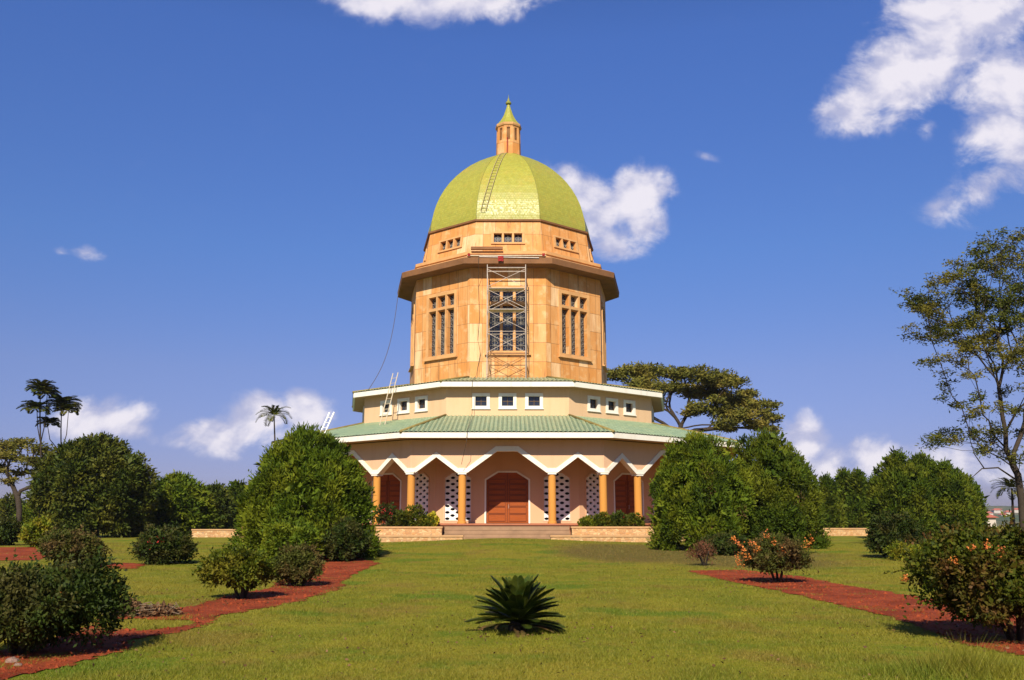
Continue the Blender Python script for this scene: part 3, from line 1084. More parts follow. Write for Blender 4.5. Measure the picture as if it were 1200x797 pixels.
for (r0, z0), (r1, z1) in zip([(.11, 38.5), (.25, 38.58), (.27, 38.68), (.2, 38.8), (.12, 38.86), (.10, 39.0), (.03, 39.2)], [(.25, 38.58), (.27, 38.68), (.2, 38.8), (.12, 38.86), (.10, 39.0), (.03, 39.2), (.012, 39.5)]):
    for q in range(12):
        t0, t1 = q*math.pi/6, (q + 1)*math.pi/6
        fi.face([(r0*math.cos(t0), r0*math.sin(t0), z0), (r0*math.cos(t1), r0*math.sin(t1), z0), (r1*math.cos(t1), r1*math.sin(t1), z1), (r1*math.cos(t0), r1*math.sin(t0), z1)])
fi.build('finial', M_DOME, temple, True)

# entrance steps
st = MB()
NS = 5
for i in range(NS):
    z1 = FZ - (i + 1)*(FZ - .22)/(NS + .0) + (FZ - .22)/NS - (FZ - .22)/(NS + 1)
    yfront = -17.95 - .36*(i + 1)
    w2 = 4.0 if i < 3 else 2.62
    w2 = 3.96 if yfront > -19.35 else 2.6
    st.box((0, (yfront - 17.4)/2, (z1 + .0)/2), (2*w2, -17.4 - yfront, z1))
    st.box((0, yfront + .10, z1 + .016), (2*w2, .24, .03))
st.build('entrance_steps', M_STEP, temple)


# ------------------------------------------------------------------ low stone walls and planters
def low_wall(name, x0, x1, yf, yb, z1, label, cat='wall', group=None, kerb=.05, ztop2=None):
    cx = (x0 + x1)/2
    root = empty(name, (cx, yf, gz(cx, yf) - .05), label, cat, group)
    h = z1 - root.location.z
    b = MB(); b.box((0, (yb - yf)/2, (h - .09)/2), (x1 - x0, yb - yf, h - .09)); b.build('stone_body', M_RUBBLE, root)
    c = MB(); c.box((0, (yb - yf)/2, h - .045), (x1 - x0 + 2*kerb, yb - yf + 2*kerb, .09)); c.build('coping', M_CAP, root)
    return root


for s, side in ((-1, 'left'), (1, 'right')):
    xa, xb = sorted((TX + s*2.70, TX + s*9.1))
    low_wall('low_wall', xa, xb, 57.55, 58.42, .66, 'stone clad low front wall with flat coping, %s of the entrance steps' % side, 'wall', 'low walls beside the steps')
    xa, xb = sorted((TX + s*4.05, TX + s*9.25))
    low_wall('planter', xa, xb, 58.48, 59.90, 1.18, 'raised stone planter full of plants behind the low wall, %s of the entrance steps' % side, 'planter', 'planters beside the steps')
for (pa, pb, Y, z1, lab) in ((226, 300, 74, .85, 'stone clad low garden wall between the left cypress and the round tree'), (150, 178, 80, .80, 'short stone clad garden wall end beneath the dark round mango tree'),
                             (950, 1018, 80, .88, 'stone clad low garden wall between the right cypress pair and the far cypress clump'),
                             (770, 900, 62, .95, 'stone clad low garden wall glimpsed behind the right cypress pair')):
    low_wall('garden_wall', X(pa, Y), X(pb, Y), Y, Y + .6, z1, lab, 'wall', 'low garden walls')

# ------------------------------------------------------------------ scaffold, ladders, ropes on the temple
scx, scy = X(593.5, 68.4, 16), 68.5
sc_root = empty('scaffold_tower', (scx, scy, 11.75), 'tall steel tube scaffold tower in front of the central drum window', 'scaffold')
W2, DP2, HT = 1.46, .55, 8.95
for x in (-W2, W2):
    for y in (-DP2, DP2):
        p = MB(); p.tube([(x, y, 0), (x, y, HT)], .034, 6); p.build('upright', M_STEEL, sc_root)
        q = MB(); q.box((x, y, .01), (.16, .16, .03)); q.build('foot_plate', M_STEEL, sc_root)
levels = [.35, 2.05, 3.75, 5.45, 7.1, 8.7]
for i, z in enumerate(levels):
    for y in (-DP2, DP2):
        p = MB(); p.tube([(-W2, y, z), (W2, y, z)], .026 if i < 5 else .045, 6); p.build('ledger', M_STEEL if i > 1 else M_RUST, sc_root)
    for x in (-W2, W2):
        p = MB(); p.tube([(x, -DP2, z), (x, DP2, z)], .03, 6); p.build('transom', M_STEEL, sc_root)
for i in range(len(levels) - 1):
    z0, z1 = levels[i] + .1, levels[i + 1] - .1
    for y, mm in ((-DP2 - .04, M_RUST if i == 0 else M_STEEL), (DP2 - .04, M_RUST if i in (0, 4) else M_STEEL)):
        if y > 0 and i not in (0, 3): continue
        p = MB(); p.tube([(-W2, y, z0), (W2, y, z1)], .020, 5); p.build('brace', mm, sc_root)
        p = MB(); p.tube([(-W2, y + .06, z1), (W2, y + .06, z0)], .020, 5); p.build('brace', mm, sc_root)
pk = MB()
for i, x in enumerate((-.36, -.12, .12, .36)):
    pk.box((0, x, levels[4] - .02 + .06), (2.7, .22, .04))
pk.build('platform_board', M_PALEWOOD, sc_root)
pk = MB()
for i, x in enumerate((-.36, -.12, .12, .36)):
    pk.box((0, x, levels[3] - .02 + .06), (2.7, .22, .04))
pk.build('platform_board', M_PALEWOOD, sc_root)


def ladder(name, a, b, width_dir, width, step, mat, label, rail=.04, rung=.022):
    a, b, wd = Vector(a), Vector(b), Vector(width_dir).normalized()
    root = empty(name, tuple(a), label, 'ladder')
    d = b - a
    for s in (-1, 1):
        r = MB(); r.tube([wd*s*width/2, d + wd*s*width/2], rail, 6); r.build('rail', mat, root)
    n = int(d.length/step)
    for i in range(1, n):
        p = d*(i/n)
        r = MB(); r.tube([p - wd*width/2, p + wd*width/2], rung, 5); r.build('rung', mat, root)
    return root


def tp(k, x, out, z):
    v = RK(k) @ Vector((x, -out, z))
    return (v.x + TX, v.y + TY, v.z)


left_dir = RK(-1) @ Vector((1, 0, 0))
ladder('ladder', tp(-1, .15, 14.35, 8.34), tp(-1, -.05, 12.98, 12.35), left_dir, .55, .42, M_PALEWOOD, 'pale timber ladder standing on the green lower roof against the upper eave', .036, .022)
ladder('ladder', tp(-1, -.75, 22.6, .2), tp(-1, -.55, 18.45, 8.95), left_dir, .5, .4, M_ALU, 'white ladder rising behind the left cypress against the lower eave', .06, .03)


def dome_out(z):
    for (r0, z0), (r1, z1) in zip(DP, DP[1:]):
        if z0 <= z <= z1:
            return (r0 + (r1 - r0)*(z - z0)/(z1 - z0))*C20
    return DP[-1][0]*C20


# curved roof ladder lying on the dome
dl = empty('roof_ladder', tp(0, -2.0, dome_out(26.0) + .1, 26.0), 'thin timber roof ladder lying up the curved front of the dome', 'ladder')
o0 = Vector(dl.location)
zs = np.linspace(26.0, 33.3, 15)
path = [Vector(tp(0, -2.0 + 1.62*((z - 26)/7.3)**1.0, dome_out(z) + .12, z)) - o0 for z in zs]
for s in (-1, 1):
    r = MB(); r.tube([p + Vector((s*.21, 0, 0)) for p in path], .026, 5); r.build('rail', M_LADDERW, dl)
nr = 22
for i in range(nr):
    f = i/(nr - 1)*(len(path) - 1)
    j = min(int(f), len(path) - 2)
    p = path[j].lerp(path[j + 1], f - j)
    r = MB(); r.tube([p - Vector((.21, 0, 0)), p + Vector((.21, 0, 0))], .020, 5); r.build('rung', M_LADDERW, dl)


def rope(name, pts, r, mat, label, cat):
    s = MB()
    P = [Vector(p) for p in pts]
    o = P[0].copy()
    s.tube([p - o for p in P], r, 5)
    ob = s.build(name, mat)
    ob.location = o
    return tag(ob, label, cat)


A = Vector(tp(-2, .9, 9.5, 21.0)); B = Vector(tp(-1, -3.0, 13.05, 11.3))
rope('rope', [A.lerp(B, t) + Vector((.35, 0, -1.1))*math.sin(math.pi*t) for t in np.linspace(0, 1, 14)], .022, M_ROPE, 'dark slack rope running from the drum eave down to the left roof edge', 'rope')
rope('cable', [tp(0, -2.25, 9.5, 21.5), tp(0, -2.27, 9.47, 20.9), tp(0, -2.3, 8.32, 19.5), tp(0, -2.2, 8.27, 17.0), tp(0, -2.32, 8.28, 15.2), tp(0, -2.1, 8.28, 14.1), tp(0, -2.3, 8.28, 13.1), tp(0, -2.4, 8.6, 12.35), tp(0, -2.5, 13.1, 11.36), tp(0, -2.52, 13.14, 10.8), tp(0, -2.5, 13.0, 9.0), tp(0, -2.55, 18.85, 7.2), tp(0, -2.6, 18.9, 6.5), tp(0, -2.95, 18.0, 5.1)], .016, M_ROPE, 'thin dark cable hanging down the front of the drum and over both roofs', 'cable')
rope('red_pole', [tp(0, -.12, 1.13, 33.5), tp(0, -.10, 1.11, 34.9)], .05, M_RED, 'short red pole leaning on the foot of the lantern', 'pole')
# boards and red rags left on the drum eave
bd = MB(); bd.box((0, 0, .05), (6.1, .26, .07)); bo = bd.build('scaffold_board', M_PALEWOOD); bo.location = tp(0, -.1, 9.22, 21.58); tag(bo, 'long pale scaffold board lying along the front edge of the drum eave', 'board')
bd = MB(); bd.box((0, 0, 0), (4.6, .06, .06)); bo = bd.build('guard_rail', M_STEEL); bo.location = tp(0, .1, 9.47, 21.45); bo.rotation_euler = (0, math.radians(1.2), 0); tag(bo, 'thin pale rail hung along the front of the drum eave above the scaffold', 'rail')
bd = MB(); bd.box((0, 0, .16), (2.5, .30, .22)); bo = bd.build('roof_ledge_cover', M_LEDGE); bo.location = tp(0, -1.65, 8.45, 22.3); tag(bo, 'dark brown weathered cover board on the ledge under the left end of the front clerestory', 'board')


def rag(name, loc, sx, sz, label, seed):
    s = MB()
    n = 7
    g = [[Vector((sx*(i/(n - 1) - .5), -.05*mnoise.noise(Vector((i*.9, j*.6, seed))) - .03, -sz*j/(n - 1) + .06*mnoise.noise(Vector((i*.7, seed, 2))))) for i in range(n)] for j in range(n)]
    for j in range(n - 1):
        for i in range(n - 1):
            s.face([g[j + 1][i], g[j + 1][i + 1], g[j][i + 1], g[j][i]])
            s.face([v + Vector((0, .012, 0)) for v in (g[j + 1][i], g[j][i], g[j][i + 1], g[j + 1][i + 1])])
    o = s.build(name, M_RED, None, True)
    o.location = loc
    return tag(o, label, 'cloth', 'red rags on the eave')


rag('red_cloth', tp(0, -.55, 9.53, 21.52), .42, .40, 'larger crumpled red rag hanging over the eave edge above the scaffold', 1.0)
rag('red_cloth', tp(0, -3.0, 9.50, 21.75), .2, .22, 'small red rag at the left end of the eave board', 2.0)
rag('red_cloth', tp(0, 2.75, 9.50, 21.75), .2, .22, 'small red rag at the right end of the eave board', 3.0)


# ------------------------------------------------------------------ vegetation
def norm(v):
    return v/np.maximum(np.linalg.norm(v, axis=1, keepdims=True), 1e-9)


def leaf_quads(p, d, L, W, rng):
    n = len(p)
    d = norm(d)
    r = rng.normal(size=(n, 3))
    side = norm(np.cross(d, r))
    nr = np.cross(d, side)
    L = (L*rng.uniform(.6, 1.25, (n, 1))); Wd = (W*rng.uniform(.7, 1.2, (n, 1)))
    mid = p + d*L*.5
    V = np.stack([p, mid + side*Wd*.5 + nr*Wd*.18, p + d*L, mid - side*Wd*.5 + nr*Wd*.18], 1)
    return V


def quad_obj(name, V, mat, parent=None, tri=False):
    k = V.shape[1]
    n = V.shape[0]
    me = bpy.data.meshes.new(name)
    me.vertices.add(n*k)
    me.vertices.foreach_set('co', np.ascontiguousarray(V.reshape(-1), dtype=np.float32))
    me.loops.add(n*k)
    me.loops.foreach_set('vertex_index', np.arange(n*k, dtype=np.int32))
    me.polygons.add(n)
    me.polygons.foreach_set('loop_start', np.arange(0, n*k, k, dtype=np.int32))
    me.polygons.foreach_set('loop_total', np.full(n, k, dtype=np.int32))
    me.update(calc_edges=True)
    me.validate()
    me.materials.append(mat)
    o = bpy.data.objects.new(name, me)
    COL.objects.link(o)
    if parent: o.parent = parent
    return o


def cloud(lobes, clumps, per, L, W, cr, up, out, rng, flat=1.0, deep=.62, reject=.74, rnd=.7, shrink=1.0, holes=None):
    """leaf tufts on the outside of a union of ellipsoid lobes"""
    C = np.array([l[0] for l in lobes], float); R = np.array([l[1] for l in lobes], float)*shrink
    area = np.array([(a*b*c)**(2/3.) for a, b, c in R]); pr = area/area.sum()
    m = clumps*3
    idx = rng.choice(len(lobes), size=m, p=pr)
    d = norm(rng.normal(size=(m, 3)))
    f = 1.03 - (1.0 - deep)*rng.random((m, 1))**2.2
    p = C[idx] + R[idx]*d*f
    keep = p[:, 2] > .02
    for j in range(len(lobes)):
        q = np.linalg.norm((p - C[j])/R[j], axis=1)
        keep &= ~((q < reject) & (idx != j))
    if holes:
        fq = holes[0]
        hv = np.array([mnoise.noise(Vector((a*fq, b*fq, c*fq)) + Vector((lobes[0][1][0]*31, 0, 0))) if k_ else 0 for (a, b, c), k_ in zip(p, keep)])
        keep &= hv > holes[1]
    p, d, idx = p[keep][:clumps], d[keep][:clumps], idx[keep][:clumps]
    n = len(p)
    nrm = norm(d/R[idx])
    size = np.repeat(rng.uniform(.6, 1.35, (n, 1)), per, 0)
    o = norm(rng.normal(size=(n*per, 3)))*rng.random((n*per, 1))**.6*np.array([1, 1, flat])
    P = np.repeat(p, per, 0) + o*cr*size
    Dv = o*.8 + np.repeat(nrm, per, 0)*out + np.array([0, 0, up]) + rng.normal(size=(n*per, 3))*rnd*.6
    return leaf_quads(P, Dv, L, W, rng)


def shoots(lobes, n, per, length, L, W, rng, up=.5):
    """single leafy shoots that stick out of a crown and break its outline"""
    C = np.array([l[0] for l in lobes], float); R = np.array([l[1] for l in lobes], float)
    idx = rng.choice(len(lobes), size=n)
    d = norm(rng.normal(size=(n, 3)) + np.array([0, 0, .25]))
    p = C[idx] + R[idx]*d*.85
    q = norm(d + np.array([0, 0, up]) + rng.normal(size=(n, 3))*.4)
    ln = length*rng.uniform(.5, 1.5, (n, 1))
    P = []; D = []
    for k in range(per):
        t = (k + .5)/per
        P.append(p + q*ln*t + np.array([0, 0, -.25])*ln*t*t); D.append(q*.5 + norm(rng.normal(size=(n, 3)))*.9)
    return leaf_quads(np.concatenate(P), np.concatenate(D), L, W, rng)


def mound(W, H, prof, n, lr, rng, base=0.0, tall=1.25, depth=None):
    """lobes that fill a rounded or pointed crown outline; prof(h) gives half width as a share"""
    lobes = []
    D = depth or W
    for i in range(n):
        h = (i + .5)/n
        h = 1 - (1 - h)**1.15
        a = i*2.399963 + rng.uniform(-.3, .3)
        r = lr*rng.uniform(.8, 1.2)
        rr = max(0.0, prof(h) - r/W*.95)
        lobes.append(((W*rr*math.cos(a), D*rr*math.sin(a), base + H*h*(1 - .0) - r*tall*.55*h), (r, r, r*tall)))
    for h in (.2, .4, .6):
        k = max(.15, prof(h) - .12)
        lobes.append(((0, 0, base + H*h), (W*k, D*k, H*.2)))
    return lobes


def bushy(W, H, n, lr, rng, base, D):
    lobes = []
    for i in range(n):
        a = i*2.399963 + rng.uniform(-.4, .4)
        q = math.sqrt((i + .5)/n)*.86
        r = W*lr*rng.uniform(.65, 1.25)
        top = base + (H - base)*(1.0 - .42*q**2.2)*rng.uniform(.86, 1.06)
        lo = base + r*.5 + (H - base)*.10*q
        z = max(lo, top - r*.8 - (top - lo)*(rng.random()**1.6)*.95)
        k = q if z > base + .25*(H - base) else q*.9
        lobes.append(((k*W*math.cos(a)*(1 - r/W*.4), k*D*math.sin(a)*(1 - r/W*.4), z), (r, r, r*.85)))
    lobes.append(((0, 0, base + (H - base)*.5), (W*.55, D*.55, (H - base)*.34)))
    return lobes


P_ROUND = lambda h: math.sqrt(max(0, 1 - ((h - .38)/.64)**2)) if h > .38 else .80 + .20*(h/.38)
P_BUSH = lambda h: math.sqrt(max(0, 1 - ((h - .55)/.5)**2)) if h > .55 else .55 + .45*(h/.55)**.8
P_CONE = lambda h: (1 - max(0, h - .22)/.78)**.72 if h > .22 else .82 + .18*(h/.22)
P_PEAR = lambda h: float(np.interp(h, [0, .12, .3, .5, .65, .8, .92, 1.0], [.80, .95, 1.0, .97, .89, .72, .48, .20]))
P_SPIRE = lambda h: (1 - h)**.62*.98 + .02 if h > .12 else .85 + .1*h/.12


def trunk_mb(pts, rad, n=8):
    s = MB(); s.tube(pts, rad, n); return s


L_CYP = leafy('cypress_leaves', (.022, .056, .006), (.058, .110, .010), (.085, .128, .012), .2, .6, .55)
L_CYP2 = leafy('dark_cypress_leaves', (.018, .047, .007), (.046, .090, .010), (.068, .102, .012), .2, .6, .5)
L_MANGO = leafy('mango_leaves', (.014, .034, .008), (.038, .064, .012), (.060, .078, .016), .18, .45, .45)
L_BUSH = leafy('shrub_leaves', (.022, .050, .006), (.062, .095, .012), (.085, .100, .016), .25, .5, 1.6)
L_RUSTY = leafy('rusty_shrub_leaves', (.042, .056, .008), (.100, .105, .016), (.135, .078, .028), .22, .55, 1.6, green=False)
L_DARKB = leafy('dark_shrub_leaves', (.016, .032, .004), (.050, .072, .009), (.072, .062, .014), .2, .5, 1.8, green=False)
L_BIGB = leafy('mixed_shrub_leaves', (.016, .036, .005), (.050, .075, .009), (.060, .034, .020), .24, .5, 1.1)
L_BRIGHT = leafy('bright_shrub_leaves', (.045, .095, .010), (.100, .150, .018), (.130, .140, .018), .3, .5, 2.0)
L_ACACIA = leafy('acacia_leaves', (.095, .105, .016), (.190, .170, .028), (.250, .190, .034), .25, .6, .25, green=False)
L_TALL = leafy('tall_tree_leaves', (.045, .060, .009), (.105, .115, .016), (.175, .145, .020), .25, .6, .3, green=False)
L_PALM = leafy('palm_leaves', (.020, .045, .010), (.050, .075, .018), (.070, .080, .02), .15, .5, .8)
L_CYCAD = leafy('cycad_leaves', (.010, .028, .008), (.028, .055, .014), (.035, .055, .012), .08, .38, 2.0)
L_DEADC = leafy('dead_cypress_leaves', (.10, .060, .022), (.22, .12, .045), (.08, .075, .015), .15, .7, 3.0, green=False)
L_DRYPINK = leafy('dry_pink_leaves', (.15, .060, .030), (.21, .080, .040), (.09, .065, .02), .25, .6, 2.0, green=False)
L_ORANGE = leafy('orange_petals', (.62, .16, .02), (.80, .30, .06), (.72, .22, .08), .3, .6, 4.0, green=False)
L_REDF = leafy('red_petals', (.50, .02, .02), (.65, .05, .04), (.6, .1, .1), .3, .6, 4.0, green=False)
L_YEL = leafy('yellow_leaves', (.55, .42, .02), (.68, .55, .05), (.35, .38, .03), .3, .6, 4.0, green=False)
L_DEAD = leafy('dead_leaves', (.10, .050, .022), (.24, .13, .060), (.05, .03, .015), .15, .7, 3.0, green=False)
RNG = np.random.default_rng(11)


def ground_trunk(root, h, r, lean=(0, 0), stems=1, mat=None, spread=.35, rng=RNG):
    s = MB()
    for i in range(stems):
        a = i*2.4 + .5
        e = (lean[0] + (spread*math.cos(a) if stems > 1 else 0), lean[1] + (spread*math.sin(a) if stems > 1 else 0))
        b = (.04*math.cos(a)*(stems > 1), .04*math.sin(a)*(stems > 1))
        s.tube([(b[0], b[1], -.1), (b[0] + e[0]*.3, b[1] + e[1]*.3, h*.4), (b[0] + e[0], b[1] + e[1], h)], [r*1.25, r, r*.6], 8)
    return s.build('trunk', mat or M_BARK, root, True)


def flowers(root, spots, n, sr, size, mat, rng):
    """each blossom cluster is a part of its plant"""
    for sp in spots:
        P = np.array(sp)[None] + rng.normal(size=(n, 3))*sr*.8
        quad_obj('blossom', leaf_quads(P, rng.normal(size=P.shape) + np.array([0, -.4, .4]), size, size*.8, rng), mat, root)


# --- conifers
def cypress(px, wpx, ytop, Y, label, mat, prof=P_CONE, lobes=24, lr=.30, clumps=3000, per=12, L=.20, W=.06, cr=.24, seed=0, tall=1.35, group=None, peaks=None, depth=None, name='cypress_tree', base=.15):
    rng = np.random.default_rng(100 + seed)
    Wd = wpx/2*Y*.985/FPX
    x = X(px, Y)
    g = gz(x, Y)
    H = Z(ytop, Y) - g
    root = empty(name, (x, Y, g), label, 'tree', group)
    lb = mound(Wd*.97, (H - base)*.93 - cr, prof, lobes, Wd*lr, rng, base, tall, depth)
    if peaks:
        for (dx, yt, rw) in peaks:
            xx = (dx - px)*Y*.985/FPX
            zt = Z(yt, Y) - g
            for q in range(4):
                rr = rw*Y/FPX*(.55 + .22*q)
                lb.append(((xx + rng.uniform(-.1, .1), rng.uniform(-.4, .3), zt - rr*tall*1.0 - cr*1.3 - q*rw*Y/FPX*1.1), (rr, rr, rr*tall)))
    V = cloud(lb, clumps, per, L, W, cr, .5, .45, rng, 1.3, .6, .70, .45, 1.0, (1.15/max(.5, Wd*.4), -.16))
    V = np.concatenate([V, shoots(lb, clumps//16, 8, cr*1.5, L, W, rng, .7)])
    core = cloud(lb, clumps//5, 3, L*2.2, L*1.2, cr, .3, .2, rng, 1.0, .3, .1, .8, .72)
    quad_obj('crown', np.concatenate([V, core]), mat, root)
    if Y < 60:     # browned inner sprays
        sub = [lb[i] for i in rng.choice(len(lb) - 3, 9, replace=False)]
        quad_obj('dead_sprays', cloud(sub, 46, 16, L, W, cr*.9, .2, .3, rng, 1.2, .8, .5, .6, .93), L_DEADC, root)
    ground_trunk(root, H*.6, max(.10, Wd*.055), mat=M_BARKP)
    return root


cypress(356, 150, 497, 39, 'large bushy rounded cypress standing left of the temple front', L_CYP, lobes=70, lr=.17, clumps=3600, per=22, seed=1, group='cypresses flanking the temple', prof=P_PEAR,
        peaks=((350, 494, 14), (366, 499, 16), (382, 503, 13), (336, 507, 14), (322, 520, 15), (398, 515, 15), (412, 535, 14), (303, 545, 14), (422, 560, 14), (425, 585, 14), (292, 580, 12)))
cypress(818, 114, 503, 46, 'bushy cypress touching the right side of the temple, left of its pair', L_CYP, lobes=58, lr=.19, clumps=2700, per=20, seed=2, group='cypresses flanking the temple', prof=P_PEAR,
        peaks=((810, 507, 13), (795, 515, 13), (826, 508, 12), (842, 509, 13), (856, 512, 13), (783, 540, 12), (776, 575, 12), (866, 530, 12)))
cypress(908, 106, 500, 48, 'darker bushy cypress right of the temple, right of its pair', L_CYP2, lobes=58, lr=.19, clumps=2700, per=20, seed=3, group='cypresses flanking the temple', prof=P_PEAR,
        peaks=((893, 499, 13), (874, 508, 13), (911, 505, 13), (929, 526, 13), (942, 546, 13), (952, 580, 11)))
# far cypress clump on the right: four trees that grow into one another
for i, (px, wp, yt, Y, lab) in enumerate(((1056, 74, 524, 70, 'tallest left cypress of the pointed clump at the right'), (1084, 74, 529, 72, 'second cypress in the pointed clump at the right'),
                                          (1112, 66, 539, 71, 'third cypress in the pointed clump at the right'), (1132, 40, 552, 74, 'low outer right cypress of the pointed clump at the right'))):
    cypress(px, wp, yt, Y, lab, L_CYP2, prof=P_PEAR, lobes=30, lr=.28, clumps=1300, per=14, L=.30, W=.10, cr=.32, seed=10 + i, group='cypresses of the right clump', peaks=((px, yt, 8),))
for i, (px, wp, yt, Y, lab) in enumerate(((972, 40, 554, 92, 'leftmost slim dark conifer behind the right garden wall'), (991, 34, 546, 95, 'middle pointed dark conifer behind the right garden wall'), (1008, 40, 547, 93, 'rightmost pointed dark conifer behind the right garden wall'),
                                          (1028, 40, 560, 99, 'yellowish green conifer half hidden by the pointed clump'))):
    cypress(px, wp, yt, Y, lab, L_CYP2 if i < 3 else L_BUSH, prof=P_SPIRE, lobes=20, lr=.32, clumps=800, per=13, L=.34, W=.12, cr=.36, seed=20 + i, group='conifers behind the right wall')
cypress(972, 60, 585, 110, 'low dark hedge tree filling in behind the slim conifers', L_CYP2, prof=P_ROUND, lobes=14, lr=.34, clumps=900, per=10, L=.45, W=.16, cr=.24, seed=27)


# --- broadleaf trees
def broad(name, px, wpx, ytop, Y, label, mat, lobes=22, lr=.3, clumps=2200, per=12, L=.4, W=.16, cr=.25, seed=0, prof=P_ROUND, base=.3, group=None, th=None, cat='tree', tr=None):
    rng = np.random.default_rng(200 + seed)
    Wd = wpx/2*Y*.985/FPX
    x = X(px, Y); g = gz(x, Y)
    H = Z(ytop, Y) - g
    root = empty(name, (x, Y, g), label, cat, group)
    lb = mound(Wd, H - base, prof, lobes, Wd*lr, rng, base, 1.0)
    V = cloud(lb, clumps, per, L, W, cr*1.7, .1, .45, rng, .8, .55, .72, .7, 1.0, (1.3/max(.5, Wd*.35), -.14))
    V = np.concatenate([V, shoots(lb, clumps//16, 8, cr*2.6, L, W, rng, .5)])
    core = cloud(lb, clumps//5, 3, L*1.8, L*1.0, cr, .0, .2, rng, 1.0, .3, .1, .8, .72)
    quad_obj('crown', np.concatenate([V, core]), mat, root)
    ground_trunk(root, H*.55, tr or max(.12, Wd*.07), stems=3, spread=Wd*.3)
    return root


broad('mango_tree', 108, 136, 517, 74, 'big dark dome shaped mango tree at the left', L_MANGO, 50, .20, 3000, 18, .36, .15, .28, 1, base=.5)
broad('round_tree', 205, 82, 562, 82, 'smaller rounded tree right of the big dark mango tree', L_CYP, 22, .28, 2000, 12, .4, .14, .25, 2, base=.3)
broad('hedge_tree', 252, 40, 573, 96, 'small dark tree between the rounded tree and the left cypress', L_MANGO, 14, .34, 900, 11, .45, .18, .28, 3)
broad('hedge_tree', 277, 36, 569, 100, 'dark tree just left of the large left cypress', L_CYP2, 14, .34, 900, 11, .45, .18, .28, 4)
broad('hedge_tree', 228, 30, 580, 104, 'low dark tree behind the rounded tree', L_MANGO, 12, .34, 600, 11, .5, .2, .3, 5)
broad('hedge_tree', 10, 50, 585, 118, 'low dark tree at the far left behind the bare spreading tree', L_MANGO, 12, .34, 500, 11, .5, .2, .3, 6)
broad('hedge_tree', 45, 40, 590, 105, 'low leafy tree under the tall slender tufted trees', L_CYP, 12, .34, 600, 11, .5, .2, .3, 7)
broad('hedge_tree', 300, 60, 585, 108, 'low dark tree behind the large left cypress', L_MANGO, 12, .34, 600, 11, .5, .2, .3, 8)
broad('hedge_tree', 925, 60, 575, 112, 'low dark tree behind the right cypress pair', L_MANGO, 12, .34, 500, 11, .5, .2, .3, 9)
broad('hedge_tree', 1075, 120, 590, 120, 'low dark tree behind the pointed cypress clump', L_MANGO, 12, .3, 700, 11, .5, .2, .3, 10)


def skeleton(root, targets, rng, first=None, r_tip=.02, power=2.2, curl=.35, alpha=.0):
    """branches grown to every target from the nearest fitting point of the tree so far"""
    nodes = [np.array(root, float)]; par = [-1]; plen = [0.0]
    if first:
        for p in first:
            nodes.append(np.array(p, float)); par.append(len(nodes) - 2); plen.append(0.0)
    T = sorted([np.array(t, float) for t in targets], key=lambda t: np.linalg.norm(t - nodes[-1]))
    start = len(nodes) - 1
    for t in T:
        N = np.array(nodes[start:] if len(nodes) > start + 1 else nodes[start:start + 1])
        d = np.linalg.norm(N - t, axis=1)
        pen = np.where(N[:, 2] > t[2] - .1*d, 1.6, 1.0)
        i = int(np.argmin(d*pen + alpha*np.array(plen[start:]))) + start
        a = nodes[i]
        n = max(2, int(d[i - start]/.7))
        dirn = (a - nodes[par[i]]) if par[i] >= 0 else np.array([0, 0, 1.0])
        dirn = dirn/max(1e-6, np.linalg.norm(dirn))
        c = a + dirn*np.linalg.norm(t - a)*curl + np.array([0, 0, .06*np.linalg.norm(t - a)])
        prev = i
        for q in range(1, n + 1):
            s = q/n
            p = (1 - s)**2*a + 2*s*(1 - s)*c + s*s*t + (rng.normal(size=3)*.05 if q < n else 0)
            nodes.append(p); par.append(prev); plen.append(plen[prev] + np.linalg.norm(p - nodes[prev])); prev = len(nodes) - 1
    nn = len(nodes)
    w_ = np.zeros(nn)
    kids = [[] for _ in range(nn)]
    for i in range(1, nn): kids[par[i]].append(i)
    for i in range(nn - 1, -1, -1):
        w_[i] = sum(w_[k] for k in kids[i]) if kids[i] else 1.0
    rad = r_tip*w_**(1/power)
    s = MB()
    done = set()
    for i in range(nn):
        for k in kids[i]:
            heavy = max(kids[i], key=lambda q: w_[q])
            if k == heavy and i != 0 and par[i] >= 0 and max(kids[par[i]], key=lambda q: w_[q]) == i: continue
            if k == heavy and i != 0 and par[i] >= 0: continue
            chain = [i, k]
            while kids[chain[-1]]:
                chain.append(max(kids[chain[-1]], key=lambda q: w_[q]))
            r = [rad[c] for c in chain]
            r[0] = min(r[0], r[1]*1.25)
            s.tube([nodes[c] for c in chain], r, 7 if r[1] > .08 else 5)
    return s


